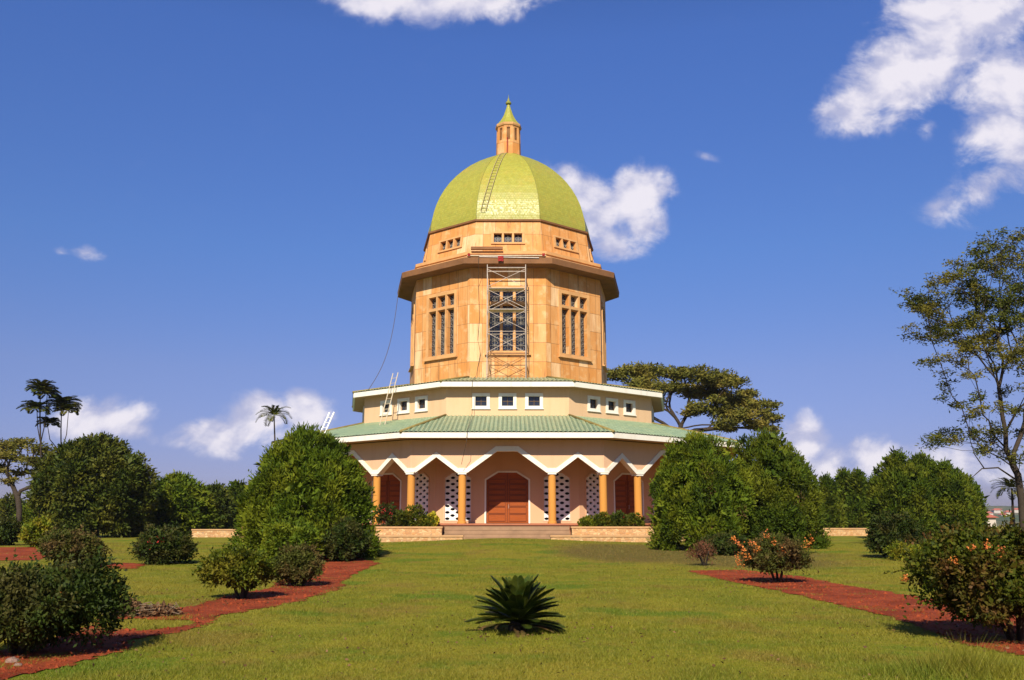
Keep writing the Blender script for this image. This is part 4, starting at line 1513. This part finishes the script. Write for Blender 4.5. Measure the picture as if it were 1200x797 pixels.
# flat topped tree behind the temple
def pads_tree(name, base_px, Y, pads, trunk_top, label, mat, per_pad, L, W, r_tip, seed, group=None, bark=M_BARK, branches_mult=3, thick=.22, forks=None):
    rng = np.random.default_rng(300 + seed)
    x0 = X(base_px, Y); g = gz(x0, Y)
    root = empty(name, (x0, Y, g), label, 'tree', group)
    k = Y*.985/FPX
    targets = []; V = []
    pads = list(pads) + [(a + rng.uniform(-12, 12), b + rng.uniform(-4, 8), r*rng.uniform(.45, .8)) for a, b, r in pads for _ in range(1)]
    for (px, py, rp) in pads:
        r = rp*k
        y = rng.uniform(-3.0, 3.0)*min(1, r)
        z = Z(py, Y + y) - g
        x = X(px, Y + y, z) - x0
        for q in range(branches_mult):
            targets.append((x + rng.uniform(-.6, .6)*r, y + rng.uniform(-.6, .6)*r, z - .3*r*thick + rng.uniform(-.1, .05)*r))
        n = int(per_pad*(rp/14.0)**1.5)
        c = np.array([x, y, z]) + norm(rng.normal(size=(n, 3)))*np.array([r, r, r*thick*2.0])*rng.random((n, 1))**.45
        per = 8
        P = np.repeat(c, per, 0) + rng.normal(size=(n*per, 3))*np.array([.35, .35, .12])*L*1.6
        V.append(leaf_quads(P, rng.normal(size=P.shape)*np.array([1, 1, .45]) + np.array([0, 0, .25]), L, W, rng))
    quad_obj('crown', np.concatenate(V), mat, root)
    first = [(0, 0, trunk_top*.5), (0, 0, trunk_top)]
    skeleton((0, 0, -.3), targets, rng, first, r_tip, 2.2, .30, .45).build('trunk', bark, root, True)
    return root


pads_tree('umbrella_tree', 795, 100, [(726, 440, 18), (745, 434, 18), (768, 436, 20), (795, 438, 20), (820, 440, 22), (846, 443, 20), (862, 449, 15), (755, 452, 22), (785, 455, 20), (815, 458, 24),
                                     (842, 463, 20), (862, 470, 16), (880, 475, 14), (894, 484, 13), (870, 487, 18), (845, 482, 20), (735, 462, 20), (820, 478, 16), (885, 497, 14), (850, 497, 14), (765, 470, 18), (740, 480, 14), (902, 492, 11), (897, 474, 10), (876, 462, 13), (905, 503, 8)],
          9.0, 'flat topped olive brown umbrella tree rising behind the right side of the temple', L_ACACIA, 75, .45, .17, .05, 1)
pads_tree('spreading_tree', 22, 92, [(5, 522, 16), (25, 519, 14), (45, 526, 14), (60, 535, 10), (-12, 530, 16), (12, 535, 14), (36, 540, 14), (52, 550, 10), (0, 548, 12), (28, 553, 10), (-25, 545, 14), (58, 565, 8), (8, 565, 8)],
          2.2, 'thinly leaved spreading tree with dark limbs at the far left edge', L_ACACIA, 45, .42, .15, .05, 2, None, M_BARK, 3)

# tall tree on the right edge
def tall_tree():
    rng = np.random.default_rng(77)
    Y = 44.0
    bx = 1197
    x0 = X(bx, Y); g = gz(x0, Y)
    root = empty('tall_tree', (x0, Y, g), 'tall open crowned tree with fanning dark limbs cut off by the right edge', 'tree')
    spots = [(1180, 280, 20), (1155, 290, 20), (1135, 303, 18), (1200, 290, 24), (1225, 285, 26), (1118, 322, 18), (1145, 318, 18), (1172, 308, 18), (1098, 342, 18), (1082, 358, 15), (1112, 350, 16), (1135, 345, 15),
             (1092, 375, 15), (1075, 385, 10), (1112, 378, 14), (1098, 395, 12), (1130, 372, 12), (1160, 340, 16), (1190, 330, 18), (1215, 330, 24), (1150, 365, 10), (1175, 360, 12), (1130, 405, 12), (1112, 412, 11), (1118, 440, 12), (1105, 455, 10), (1140, 435, 9),
             (1095, 505, 12), (1112, 500, 13), (1132, 497, 13), (1150, 500, 10), (1090, 515, 7), (1165, 505, 8), (1150, 462, 11), (1165, 470, 8), (1170, 395, 10), (1195, 380, 14), (1220, 380, 22), (1245, 330, 30), (1260, 380, 30), (1240, 430, 26), (1200, 430, 10), (1185, 480, 8), (1215, 480, 18), (1150, 525, 4), (1185, 420, 8), (1160, 430, 7), (1108, 508, 11), (1122, 512, 8), (1140, 508, 9), (1158, 515, 8), (1172, 498, 9), (1125, 470, 7), (1140, 480, 7), (1178, 455, 9), (1192, 505, 9), (1205, 530, 10), (1175, 530, 6), (1212, 455, 14), (1090, 420, 6), (1160, 410, 9), (1140, 395, 9)]
    k = Y*.985/FPX
    hull = [(1068, 350), (1085, 338), (1120, 312), (1135, 288), (1165, 270), (1260, 268), (1340, 330), (1330, 430), (1230, 455), (1195, 425), (1150, 405), (1122, 425), (1100, 402), (1073, 386)]
    hx = rng.uniform(1068, 1340, 420); hy = rng.uniform(268, 455, 420)
    ok = inside(hull, hx, hy)
    spots += [(a, b, 7 + 5*rng.random()) for a, b in zip(hx[ok][:180], hy[ok][:180])]
    T = []; V = []
    for (px, py, rp) in spots:
        y = rng.uniform(-2.6, 2.6)
        px = min(px, 1197 - (1197 - px)*.88 + 3)
        z = Z(py + 3, Y + y) - g
        x = X(px, Y + y, z) - x0
        r = rp*k
        for q in range(max(2, int(rp/5))):
            c = np.array([x, y, z]) + rng.normal(size=3)*np.array([.55, .8, .35])*r
            T.append(c)
            n = 14
            cc = c + rng.normal(size=(n, 3))*np.array([.30, .30, .13])*(.5 + .5*min(1, r))
            per = 7
            P = np.repeat(cc, per, 0) + rng.normal(size=(n*per, 3))*.07
            V.append(leaf_quads(P, rng.normal(size=P.shape)*np.array([1, 1, .6]) + np.array([-.1, -.1, -.05]), .19, .062, rng))
    quad_obj('crown', np.concatenate(V), L_TALL, root)
    first = [(.05, 0, 1.2), (.1, 0, 2.6), (.05, 0, 3.6)]
    skeleton((0, 0, -.3), T, rng, first, .0095, 2.0, .22, .62).build('trunk', M_BARK, root, True)
    # a bare dead branch low on the left
    b = MB()
    b.tube([(.0, 0, 3.3), (-.9, -.1, 3.9), (-1.7, -.15, 3.85), (-2.4, -.2, 3.3)], [.05, .04, .03, .012], 5)
    b.tube([(-1.6, -.15, 3.88), (-2.0, -.2, 4.5), (-2.2, -.2, 5.4), (-2.1, -.2, 6.2)], [.03, .022, .016, .008], 5)
    b.build('bare_branch', M_BARK, root, True)


tall_tree()


# --- palms and tufted trees
def fronds(n, length, leaflets, lw, el0, el1, droop, rng, center=(0, 0, 0), ll=.35, thickr=.012):
    """pinnate fronds from one point: returns leaflet quads and a rachis MB"""
    Q = []
    s = MB()
    for i in range(n):
        f = i/max(1, n - 1)
        az = i*2.399963 + rng.uniform(-.2, .2)
        el = el0 + (el1 - el0)*f + rng.uniform(-.08, .08)
        Ln = length*rng.uniform(.85, 1.1)
        pts = []
        p = np.array(center, float); e = el
        st = 10
        for q in range(st + 1):
            pts.append(p.copy())
            p = p + np.array([math.cos(az)*math.cos(e), math.sin(az)*math.cos(e), math.sin(e)])*Ln/st
            e -= droop/st*(1 + q*.12)
        pts = np.array(pts)
        s.tube(pts, [thickr*(1 - .85*q/st) + .002 for q in range(st + 1)], 4, False)
        side0 = np.array([-math.sin(az), math.cos(az), 0])
        for q in range(leaflets):
            t = (.12 + .88*q/(leaflets - 1))*st
            j = min(int(t), st - 1)
            b = pts[j] + (pts[j + 1] - pts[j])*(t - j)
            fw = (pts[j + 1] - pts[j]); fw /= np.linalg.norm(fw)
            upn = np.cross(fw, side0)
            lf = ll*Ln*(math.sin(math.pi*(.12 + .80*q/(leaflets - 1)))**.6)
            for sg in (-1, 1):
                d = side0*sg*.80 + fw*.62 + (-1 if upn[2] < 0 else 1)*upn*.22
                d /= np.linalg.norm(d)
                wv = np.cross(d, upn); wv /= np.linalg.norm(wv)
                Q.append([b, b + d*lf*.45 + wv*lw*.5, b + d*lf, b + d*lf*.45 - wv*lw*.5])
    return np.array(Q), s


def cycad():
    rng = np.random.default_rng(9)
    x, y = ground_pt(607, 741)
    root = empty('cycad', (x, y, gz(x, y)), 'dark green cycad with stiff radiating fronds alone on the lawn', 'cycad')
    Q, s = fronds(60, .70, 46, .036, math.radians(2), math.radians(80), .30, rng, (0, 0, .14), .22, .012)
    quad_obj('fronds', Q, L_CYCAD, root)
    s.build('frond_stems', L_CYCAD, root)
    Q, s = fronds(9, .62, 34, .026, math.radians(-4), math.radians(10), .30, rng, (0, 0, .10), .20, .011)
    quad_obj('dry_fronds', Q, L_DEADC, root)
    t = MB(); t.tube([(0, 0, -.05), (0, 0, .08), (0, 0, .18)], [.13, .15, .09], 10); t.build('trunk', M_BARK, root, True)


cycad()


def tufted(name, base_px, Y, tufts, label, r=.09, fl=1.6, n=26, group=None, droop=.7, mat=L_PALM, el=(.1, 1.0), ll=.3, lw=.10):
    rng = np.random.default_rng(int(base_px)*3)
    x0 = X(base_px, Y); g = gz(x0, Y)
    root = empty(name, (x0, Y, g), label, 'tree', group)
    Q = []; s = MB(); tk = MB()
    for i, (px, py, sz) in enumerate(tufts):
        z = Z(py, Y) - g; x = X(px, Y, z) - x0
        q, ss = fronds(n, fl*sz, 12, lw, el[0], el[1], droop, rng, (x, rng.uniform(-.4, .4), z), ll, .02)
        Q.append(q)
        s.v += []
        if i == 0:
            tk.tube([(0, 0, -.2), (x*.3, 0, z*.45), (x*.8, 0, z*.8), (x, 0, z)], [r*1.4, r, r*.8, r*.6], 7)
            top = Vector((x, 0, z)); px0 = x; z0 = z
        else:
            f = .62
            tk.tube([(px0*.55, 0, z0*f), (x*.8, 0, z0*f + (z - z0*f)*.45), (x, 0, z)], [r*.7, r*.6, r*.4], 6)
    quad_obj('crown', np.concatenate(Q), mat, root)
    tk.build('trunk', M_BARK, root, True)
    return root


tufted('tufted_tree', 47, 86, [(47, 456, 1.0), (43, 480, 1.0), (55, 462, .85)], 'taller slender tree with umbrella leaf tufts above the far left trees', .08, 1.35, 30, 'slender tufted trees', lw=.2, ll=.42)
tufted('tufted_tree', 70, 88, [(72, 474, 1.15), (55, 496, .8), (80, 482, .9)], 'shorter slender tree with a broad umbrella leaf tuft beside the white cloud', .07, 1.35, 30, 'slender tufted trees', lw=.2, ll=.42)
tufted('palm_tree', 327, 66, [(321, 487, 1.0)], 'small palm whose top peeks over the left cypress', .07, 1.25, 26, None, .9, L_PALM, (.0, 1.2), .34, .09)
tufted('palm_tree', 1187, 60, [(1186, 572, 1.0)], 'small dark palm beside the trunk of the tall right tree', .09, 1.2, 26, None, .9, L_PALM, (-.2, 1.1), .34, .09)


# --- shrubs
def shrub(name, px, wpx, ytop, ybase, label, mat, trunk_px=None, lobes=20, lr=.34, clumps=1200, per=12, L=.075, W=.04, cr=.07, seed=0, base=.2, group=None, stems=4, fl=None, prof=P_BUSH, Y=None, depth=None, cat='shrub', tr=None, rnd=.8):
    rng = np.random.default_rng(400 + seed)
    tpx = trunk_px or px
    x, y = ground_pt(tpx, ybase)
    if Y: y = Y; x = X(tpx, Y)
    g = gz(x, y)
    Wd = wpx/2*y*.985/FPX*.95
    H = (Z(ytop, y) - g)*.91
    root = empty(name, (x, y, g), label, cat, group)
    dx = (px - tpx)*y*.985/FPX
    lb = [((c[0] + dx, c[1], c[2]), r) for c, r in bushy(Wd, H, int(lobes*1.5), lr*.95, rng, base, depth or Wd)]
    V = cloud(lb, int(clumps*.62), per, L, W, cr*1.5, .2, .45, rng, .9, .3, .62, rnd, 1.0, (1.5/(Wd*.5), -.22))
    V = np.concatenate([V, shoots(lb, clumps//7, 11, Wd*.30, L, W, rng, .5)])
    core = cloud(lb, clumps//6, 2, L*1.8, L*1.0, cr, .1, .3, rng, 1.0, .3, .1, .8, .66)
    quad_obj('foliage', np.concatenate([V, core]), mat, root)
    ground_trunk(root, H*.62, tr or max(.025, Wd*.045), (dx*.7, 0), stems, None, Wd*.45)
    for (mt, n, sr, size, pts) in (fl or ()):
        sp = []
        for (fx, fy) in pts:
            z = Z(fy, y - Wd*.8) - g
            X0 = X(fx, y - Wd*.75, z) - x
            sp.append((X0, -Wd*.72*math.sqrt(max(.05, 1 - min(1, abs(X0 - dx)/Wd)**2)), z))
        flowers(root, sp, n, sr, size, mt, rng)
    return root


GL, GR = 'shrubs in the left bed', 'shrubs in the right bed'
shrub('shrub', 47, 196, 641, 766, 'large dark open shrub nearest the camera at the left edge', L_DARKB, 22, 30, .27, 2600, 12, .062, .034, .055, 1, .22, GL, 5, [(L_ORANGE, 14, .03, .03, [(66, 699)])], rnd=.9)
shrub('shrub', 274, 88, 633, 702, 'neat round green shrub on a short trunk in the left bed', L_BUSH, 283, 22, .32, 1700, 12, .085, .045, .06, 2, .32, GL, 4)
shrub('shrub', 346, 62, 631, 687, 'brownish green round shrub just right of the neat green one', L_RUSTY, 346, 18, .34, 1300, 12, .085, .04, .06, 3, .1, GL, 4)
shrub('shrub', 190, 74, 611, 661, 'round shrub with a few red flowers in front of the left garden wall', L_DARKB, 190, 20, .33, 1400, 12, .12, .06, .09, 4, .1, GL, 4, [(L_REDF, 22, .10, .07, [(180, 637), (187, 634), (176, 634)])])
shrub('shrub', 84, 74, 612, 663, 'rusty brown tinged shrub left of the red flowered one', L_RUSTY, 86, 20, .33, 1300, 12, .12, .055, .09, 5, .2, GL, 4)
shrub('shrub', 5, 34, 606, 634, 'low dark shrub at the far left edge beyond the lawn', L_DARKB, 5, 12, .36, 700, 11, .2, .10, .14, 6, .1, GL, 3)
shrub('shrub', 44, 36, 604, 640, 'fresh green shrub below the bare spreading tree', L_BRIGHT, 44, 12, .36, 700, 11, .2, .10, .14, 7, .1, GL, 3)
shrub('shrub', 405, 60, 602, 657, 'dark green low shrub crowding the foot of the left cypress', L_DARKB, 410, 14, .36, 900, 12, .15, .07, .1, 8, .05, GL, 3)
shrub('shrub', 340, 80, 596, 660, 'mid green leafy shrub in front of the left cypress', L_CYP, 340, 16, .34, 1300, 12, .16, .07, .1, 9, .05, GL, 3)
shrub('shrub', 911, 88, 619, 683, 'shrub with pale orange blossom on its left side in the right bed', L_RUSTY, 912, 24, .30, 1700, 12, .075, .038, .06, 10, .38, GR, 4,
      [(L_ORANGE, 26, .07, .055, [(873, 640), (877, 648), (870, 656), (884, 637), (880, 654), (890, 645), (866, 634), (872, 663), (954, 633), (948, 640), (900, 628), (918, 645), (908, 636)])], tr=.03)
shrub('shrub', 1166, 186, 588, 752, 'big foreground shrub with orange flowers cut by the right edge', L_BIGB, 1192, 30, .28, 3000, 12, .075, .040, .065, 11, .30, GR, 5,
      [(L_ORANGE, 30, .035, .035, [(1143, 643), (1160, 640), (1168, 652), (1083, 682), (1128, 659), (1175, 645)])], tr=.028, rnd=1.0)
shrub('shrub', 1050, 70, 596, 653, 'round dark shrub with pale bare stems on the right lawn', L_DARKB, 1052, 20, .33, 1500, 12, .13, .065, .09, 12, .25, GR, 5)
shrub('shrub', 850, 60, 622, 650, 'low dark shrub in the shade of the right cypress pair', L_DARKB, 850, 12, .36, 700, 12, .14, .07, .1, 13, .05, GR, 3, [(L_REDF, 12, .07, .06, [(862, 636)])])
shrub('dry_shrub', 824, 36, 632, 663, 'small dry pinkish shrub with thin leaves in front of the right cypress', L_DRYPINK, 826, 12, .36, 170, 8, .09, .03, .10, 14, .25, GR, 5)
shrub('shrub', 1068, 60, 640, 656, 'low yellow green plant behind the round dark shrub', L_BRIGHT, 1082, 8, .4, 300, 10, .12, .05, .09, 15, .02, GR, 3)

# plants in the planters
PL = 'plants in the stone planters'
for i, (px, wpx, yt, mat, lab, fl) in enumerate((
        (452, 34, 592, L_DARKB, 'dark plant with red flowers at the left end of the left planter', [(L_REDF, 16, .10, .09, [(451, 596), (457, 601), (447, 600), (459, 604)])]),
        (470, 26, 602, L_MANGO, 'broad leaved dark plant in the middle of the left planter', None),
        (486, 28, 593, L_BUSH, 'tall green plant hiding a column foot in the left planter', None),
        (500, 24, 606, L_BUSH, 'low green plant beside the yellow one in the left planter', None),
        (507, 14, 602, L_YEL, 'bright yellow plant at the right end of the left planter', None),
        (688, 20, 608, L_BRIGHT, 'light green tuft at the left end of the right planter', None),
        (706, 26, 603, L_BUSH, 'green plant before the corner column in the right planter', None),
        (725, 26, 603, L_MANGO, 'dark broad leaved plant in the middle of the right planter', None),
        (743, 26, 605, L_BUSH, 'green plant with small pink flowers at the right end of the right planter', [(L_REDF, 5, .05, .06, [(731, 606), (752, 605)])]))):
    rng = np.random.default_rng(500 + i)
    Y = 59.1
    x = X(px, Y); z0 = 1.12
    root = empty('planter_plant', (x, Y, z0), lab, 'plant', PL)
    Wd = wpx/2*Y/FPX; H = max(.35, Z(yt, Y) - z0)
    lb = mound(Wd, H, P_BUSH, 9, Wd*.4, rng, 0, 1.0, .4)
    V = cloud(lb, 190, 9, .22 if mat is L_MANGO else .15, .09, .08, .5, .6, rng, .9, .3, .6, .6)
    quad_obj('foliage', V, mat, root)
    s = MB()
    for q in range(4):
        a = q*1.6; s.tube([(0, 0, -.05), (Wd*.3*math.cos(a), .1*math.sin(a), H*.6)], [.02, .01], 5)
    s.build('stem', M_BARK, root)
    for (mt, n, sr, size, pts) in (fl or ()):
        flowers(root, [(X(a, Y - .4, 2) - x, -.4, Z(b, Y - .4) - z0) for a, b in pts], n, sr, size, mt, rng)

# --- heap of dead leaves and twigs, stones
x, y = ground_pt(168, 722)
root = empty('brush_pile', (x, y, 0), 'low heap of dead brown leaves and twigs on the left red soil', 'brush pile')
rng = np.random.default_rng(61)
P = []
for (cx, cz, rx, rz, n) in ((-.28, .10, .30, .20, 1100), (.30, .07, .32, .13, 900), (.02, .05, .45, .10, 600)):
    p = norm(rng.normal(size=(n, 3)))*np.array([rx, .3, rz])*rng.random((n, 1))**.4 + np.array([cx, 0, cz])
    P.append(p)
P = np.concatenate(P); P[:, 2] = np.abs(P[:, 2])
quad_obj('dead_foliage', leaf_quads(P, rng.normal(size=P.shape)*np.array([1, 1, .6]), .09, .035, rng), L_DEAD, root)
s = MB()
for i in range(40):
    p = np.array([rng.uniform(-.5, .55), rng.uniform(-.25, .25), rng.uniform(.02, .18)]); d = norm(rng.normal(size=(1, 3)))[0]*np.array([.3, .2, .07])
    s.tube([p - d, p + d], [.008, .004], 4)
s.build('twigs', M_BARKP, root)


def stone(px, py, r, label, seed, mat):
    x, y = ground_pt(px, py)
    s = MB()
    n, mth = 14, 9
    for j in range(mth):
        for i in range(n):
            def pt(i, j):
                a, b = 2*math.pi*i/n, math.pi*j/mth
                v = Vector((math.cos(a)*math.sin(b), math.sin(a)*math.sin(b), math.cos(b)))
                return v*(1 + .3*mnoise.noise(v*1.7 + Vector((seed, 0, 0)))) * r
            q = [pt(i, j), pt(i, j + 1), pt(i + 1, j + 1), pt(i + 1, j)]
            q = [Vector((p.x*1.2, p.y, p.z*.7)) for p in q]
            s.face(q)
    o = s.build('stone', mat)
    o.location = (x, y, gz(x, y) + r*.3)
    return tag(o, label, 'stone', 'stones under the left shrub')


M_ROCK = plain('pale_pink_stone', (.26, .16, .12), .9, .2, .25, 8.0, 0, .5)
stone(14, 777, .065, 'pale pinkish stone at the foot of the big left shrub', 1.0, M_ROCK)
stone(21, 781, .04, 'smaller pale stone right beside the pinkish one', 2.0, M_ROCK)

# --- houses far off
M_HW = plain('pale_house_wall', (.46, .40, .34), .85, .2, .1, .3)
M_HR = plain('red_house_roof', (.38, .11, .07), .8, .2, .2, .3)
for i, (px, py, Y, wd, lab) in enumerate(((1168, 598.5, 1480, 13, 'far pale house low on the nearer hill'), (1182, 601, 1470, 12, 'far small house below the others on the hill'), (1192, 598, 1500, 14, 'far house near the right tree trunk'),
                                          (1158, 602, 1450, 11, 'far house at the foot of the hill beside the cypress clump'), (1176, 604, 1440, 12, 'lowest far house on the nearer hill'), (1172, 597.5, 2190, 18, 'far house high on the ridge'))):
    z = Z(py, Y)
    root = empty('far_house', (X(px, Y, z), Y, z - 4), lab, 'house', 'houses on the far hills')
    b = MB(); b.box((0, 0, 2.4), (wd, 9, 4.8)); b.build('wall', M_HW, root)
    r = MB()
    h2, d2 = wd/2 + .6, 5.2
    r.face([(-h2, -d2, 4.75), (h2, -d2, 4.75), (h2*.5, 0, 7.6), (-h2*.5, 0, 7.6)]); r.face([(h2, d2, 4.75), (-h2, d2, 4.75), (-h2*.5, 0, 7.6), (h2*.5, 0, 7.6)])
    r.face([(h2, -d2, 4.75), (h2, d2, 4.75), (h2*.5, 0, 7.6)]); r.face([(-h2, d2, 4.75), (-h2, -d2, 4.75), (-h2*.5, 0, 7.6)]); r.face([(-h2, -d2, 4.75), (-h2, d2, 4.75), (h2, d2, 4.75), (h2, -d2, 4.75)])
    r.build('roof', M_HR, root)
Y = 172
root = empty('red_roofed_house', (X(1133, Y), Y, gz(0, Y) - .9), 'red roofed pale house peeping out right of the cypress clump', 'house')
b = MB(); b.box((0, 0, 1.3), (7.5, 6, 2.6)); b.build('wall', M_HW, root)
r = MB()
r.face([(-4.2, -3.5, 2.55), (4.2, -3.5, 2.55), (2.0, 0, 4.0), (-2.0, 0, 4.0)]); r.face([(4.2, 3.5, 2.55), (-4.2, 3.5, 2.55), (-2.0, 0, 4.0), (2.0, 0, 4.0)])
r.face([(4.2, -3.5, 2.55), (4.2, 3.5, 2.55), (2.0, 0, 4.0)]); r.face([(-4.2, 3.5, 2.55), (-4.2, -3.5, 2.55), (-2.0, 0, 4.0)]); r.face([(-4.2, -3.5, 2.55), (-4.2, 3.5, 2.55), (4.2, 3.5, 2.55), (4.2, -3.5, 2.55)])
r.build('roof', M_HR, root)


# --- grass blades over the near lawn (nobody could count them)
def grass():
    rng = np.random.default_rng(3)
    N = 560000
    # density falls off with distance, as many blades per degree of view
    u = rng.random(N)
    Y = 9.2*(57/9.2)**u
    x = (rng.random(N) - .5)*2*Y*.60
    keep = np.ones(N, bool)
    tuft = np.array([mnoise.noise(Vector((a*1.1, b*.9, 7.7))) + .5*mnoise.noise(Vector((a*3.3, b*3.0, 1.7))) for a, b in zip(x, Y)])
    cx_, cy_ = ground_pt(185, 735)
    tuft += .55*np.exp(-((x - cx_)/1.5)**2 - ((Y - cy_)/.55)**2)
    edge = (tuft > .40) | (rng.random(N) < .03)
    edge |= inside([ground_pt(*p) for p in TONGUE], x, Y)
    for b in BEDS:
        keep &= ~inside(b, x, Y) | edge
    # sparse tufts where the lawn is worn
    dryv = np.zeros(N)
    for (a_, b_, rx, ry, k) in DRY:
        dryv = np.maximum(dryv, k*np.exp(-((x - a_)/rx)**2 - ((Y - b_)/ry)**2))
    keep &= rng.random(N) > dryv*.35
    x, Y, dryv = x[keep], Y[keep], dryv[keep]
    n = len(x)
    g = np.array([gz(a, b) for a, b in zip(x, Y)])
    h = rng.uniform(.012, .044, n)*(.8 + Y*.012)
    nz = np.array([mnoise.noise(Vector((a*.9, b*.9, 4.0))) for a, b in zip(x, Y)])
    h *= np.clip(1 + 1.1*nz, .45, 2.0)
    def tall(px, py, r, k):
        tx, ty = ground_pt(px, py)
        return 1 + k*np.exp(-(((x - tx)/r)**2 + ((Y - ty)/(r*.8))**2))
    for (px, py, r, k) in ((1085, 790, .5, 2.6), (1130, 783, .6, 2.4), (1165, 795, .5, 2.4), (1035, 792, .35, 1.2), (860, 792, .6, 1.0), (640, 741, .25, 1.6), (575, 743, .2, 1.4), (165, 737, .45, 1.8), (215, 700, .5, .8), (140, 795, .6, 1.0), (95, 735, .3, 1.5)):
        h = h*tall(px, py, r, k)
    wv = rng.uniform(.004, .008, n)*(.7 + Y*.05)
    a = rng.uniform(0, 2*math.pi, n); b = rng.uniform(0, 2*math.pi, n)
    base = np.stack([x, Y, g], 1)
    sd = np.stack([np.cos(a), np.sin(a), np.zeros(n)], 1)*wv[:, None]*.5
    tip = base + np.stack([np.cos(b)*h*.7, np.sin(b)*h*.7, h], 1)
    V = np.stack([base - sd, base + sd, tip], 1)
    o = quad_obj('grass', V, M_GRASS)
    o.data.attributes.new('dry', 'FLOAT', 'POINT').data.foreach_set('value', np.repeat(dryv, 3).astype(np.float32))
    tag(o, 'short grass blades of the lawn', 'grass', None, 'stuff')


grass()


def haze():
    m = bpy.data.materials.new('thin_haze')
    m.use_nodes = True
    t = NT(m.node_tree)
    v = t.n('VolumePrincipled')
    v.inputs['Color'].default_value = (.86, .90, 1.0, 1)
    v.inputs['Density'].default_value = .00010
    v.inputs['Anisotropy'].default_value = .2
    o = t.n('OutputMaterial')
    t.t.links.new(v.outputs[0], o.inputs['Volume'])
    b = MB(); b.box((0, 1500, 10), (9400, 8000, 76))
    ob = b.build('haze', m)
    tag(ob, 'thin pale air haze over the whole place', None, None, 'stuff')


haze()


def litter():
    rng = np.random.default_rng(15)
    n = 1500
    Y = 9.5*(40/9.5)**rng.random(n); x = (rng.random(n) - .5)*2*Y*.58
    # most of it has blown from the shrubs in the beds
    near = rng.random(n) < .6
    cx, cy = zip(*[ground_pt(*p) for p in ((50, 750), (283, 705), (346, 690), (912, 688), (1150, 745), (607, 745), (826, 668), (1050, 655))])
    k = rng.integers(0, 8, n)
    x = np.where(near, np.array(cx)[k] + rng.normal(size=n)*1.1, x); Y = np.where(near, np.array(cy)[k] + rng.normal(size=n)*.9, Y)
    ok = Y > 9
    x, Y = x[ok], Y[ok]
    z = np.array([gz(a, b) for a, b in zip(x, Y)]) + rng.uniform(.02, .04, len(x))
    D = rng.normal(size=(len(x), 3))*np.array([1, 1, .25])
    o = quad_obj('fallen_leaves', leaf_quads(np.stack([x, Y, z], 1), D, .05, .03, rng), L_DEAD)
    tag(o, 'scattered fallen brown leaves on the lawn and soil', 'leaf litter', None, 'stuff')


litter()


def clods():
    """crumbs of soil lying on the red beds"""
    rng = np.random.default_rng(21)
    n = 26000
    Y = 9.3*(33/9.3)**rng.random(n); x = (rng.random(n) - .5)*2*Y*.60
    ok = np.zeros(n, bool)
    for b in BEDS:
        ok |= inside(b, x, Y)
    ok &= ~inside([ground_pt(*p) for p in TONGUE], x, Y)
    x, Y = x[ok], Y[ok]
    m = len(x)
    r = (.007 + .026*rng.random(m)**6)*(.7 + Y*.03)
    c = np.stack([x, Y, np.full(m, .018) + np.array([gz(a, b) for a, b in zip(x, Y)])], 1)
    a = rng.uniform(0, 6.28, m)
    P = [c + np.stack([np.cos(a + k*2.094)*r*1.3, np.sin(a + k*2.094)*r*1.3, -.004 + 0*r], 1) for k in range(3)]
    top = c + np.stack([rng.normal(size=m)*r*.3, rng.normal(size=m)*r*.3, r*.9], 1)
    V = np.concatenate([np.stack([P[k], P[(k + 1) % 3], top], 1) for k in range(3)])
    tag(quad_obj('soil_clods', V, M_SOIL), 'crumbled clods of red soil lying on the bare beds', 'soil clods', None, 'stuff')


clods()
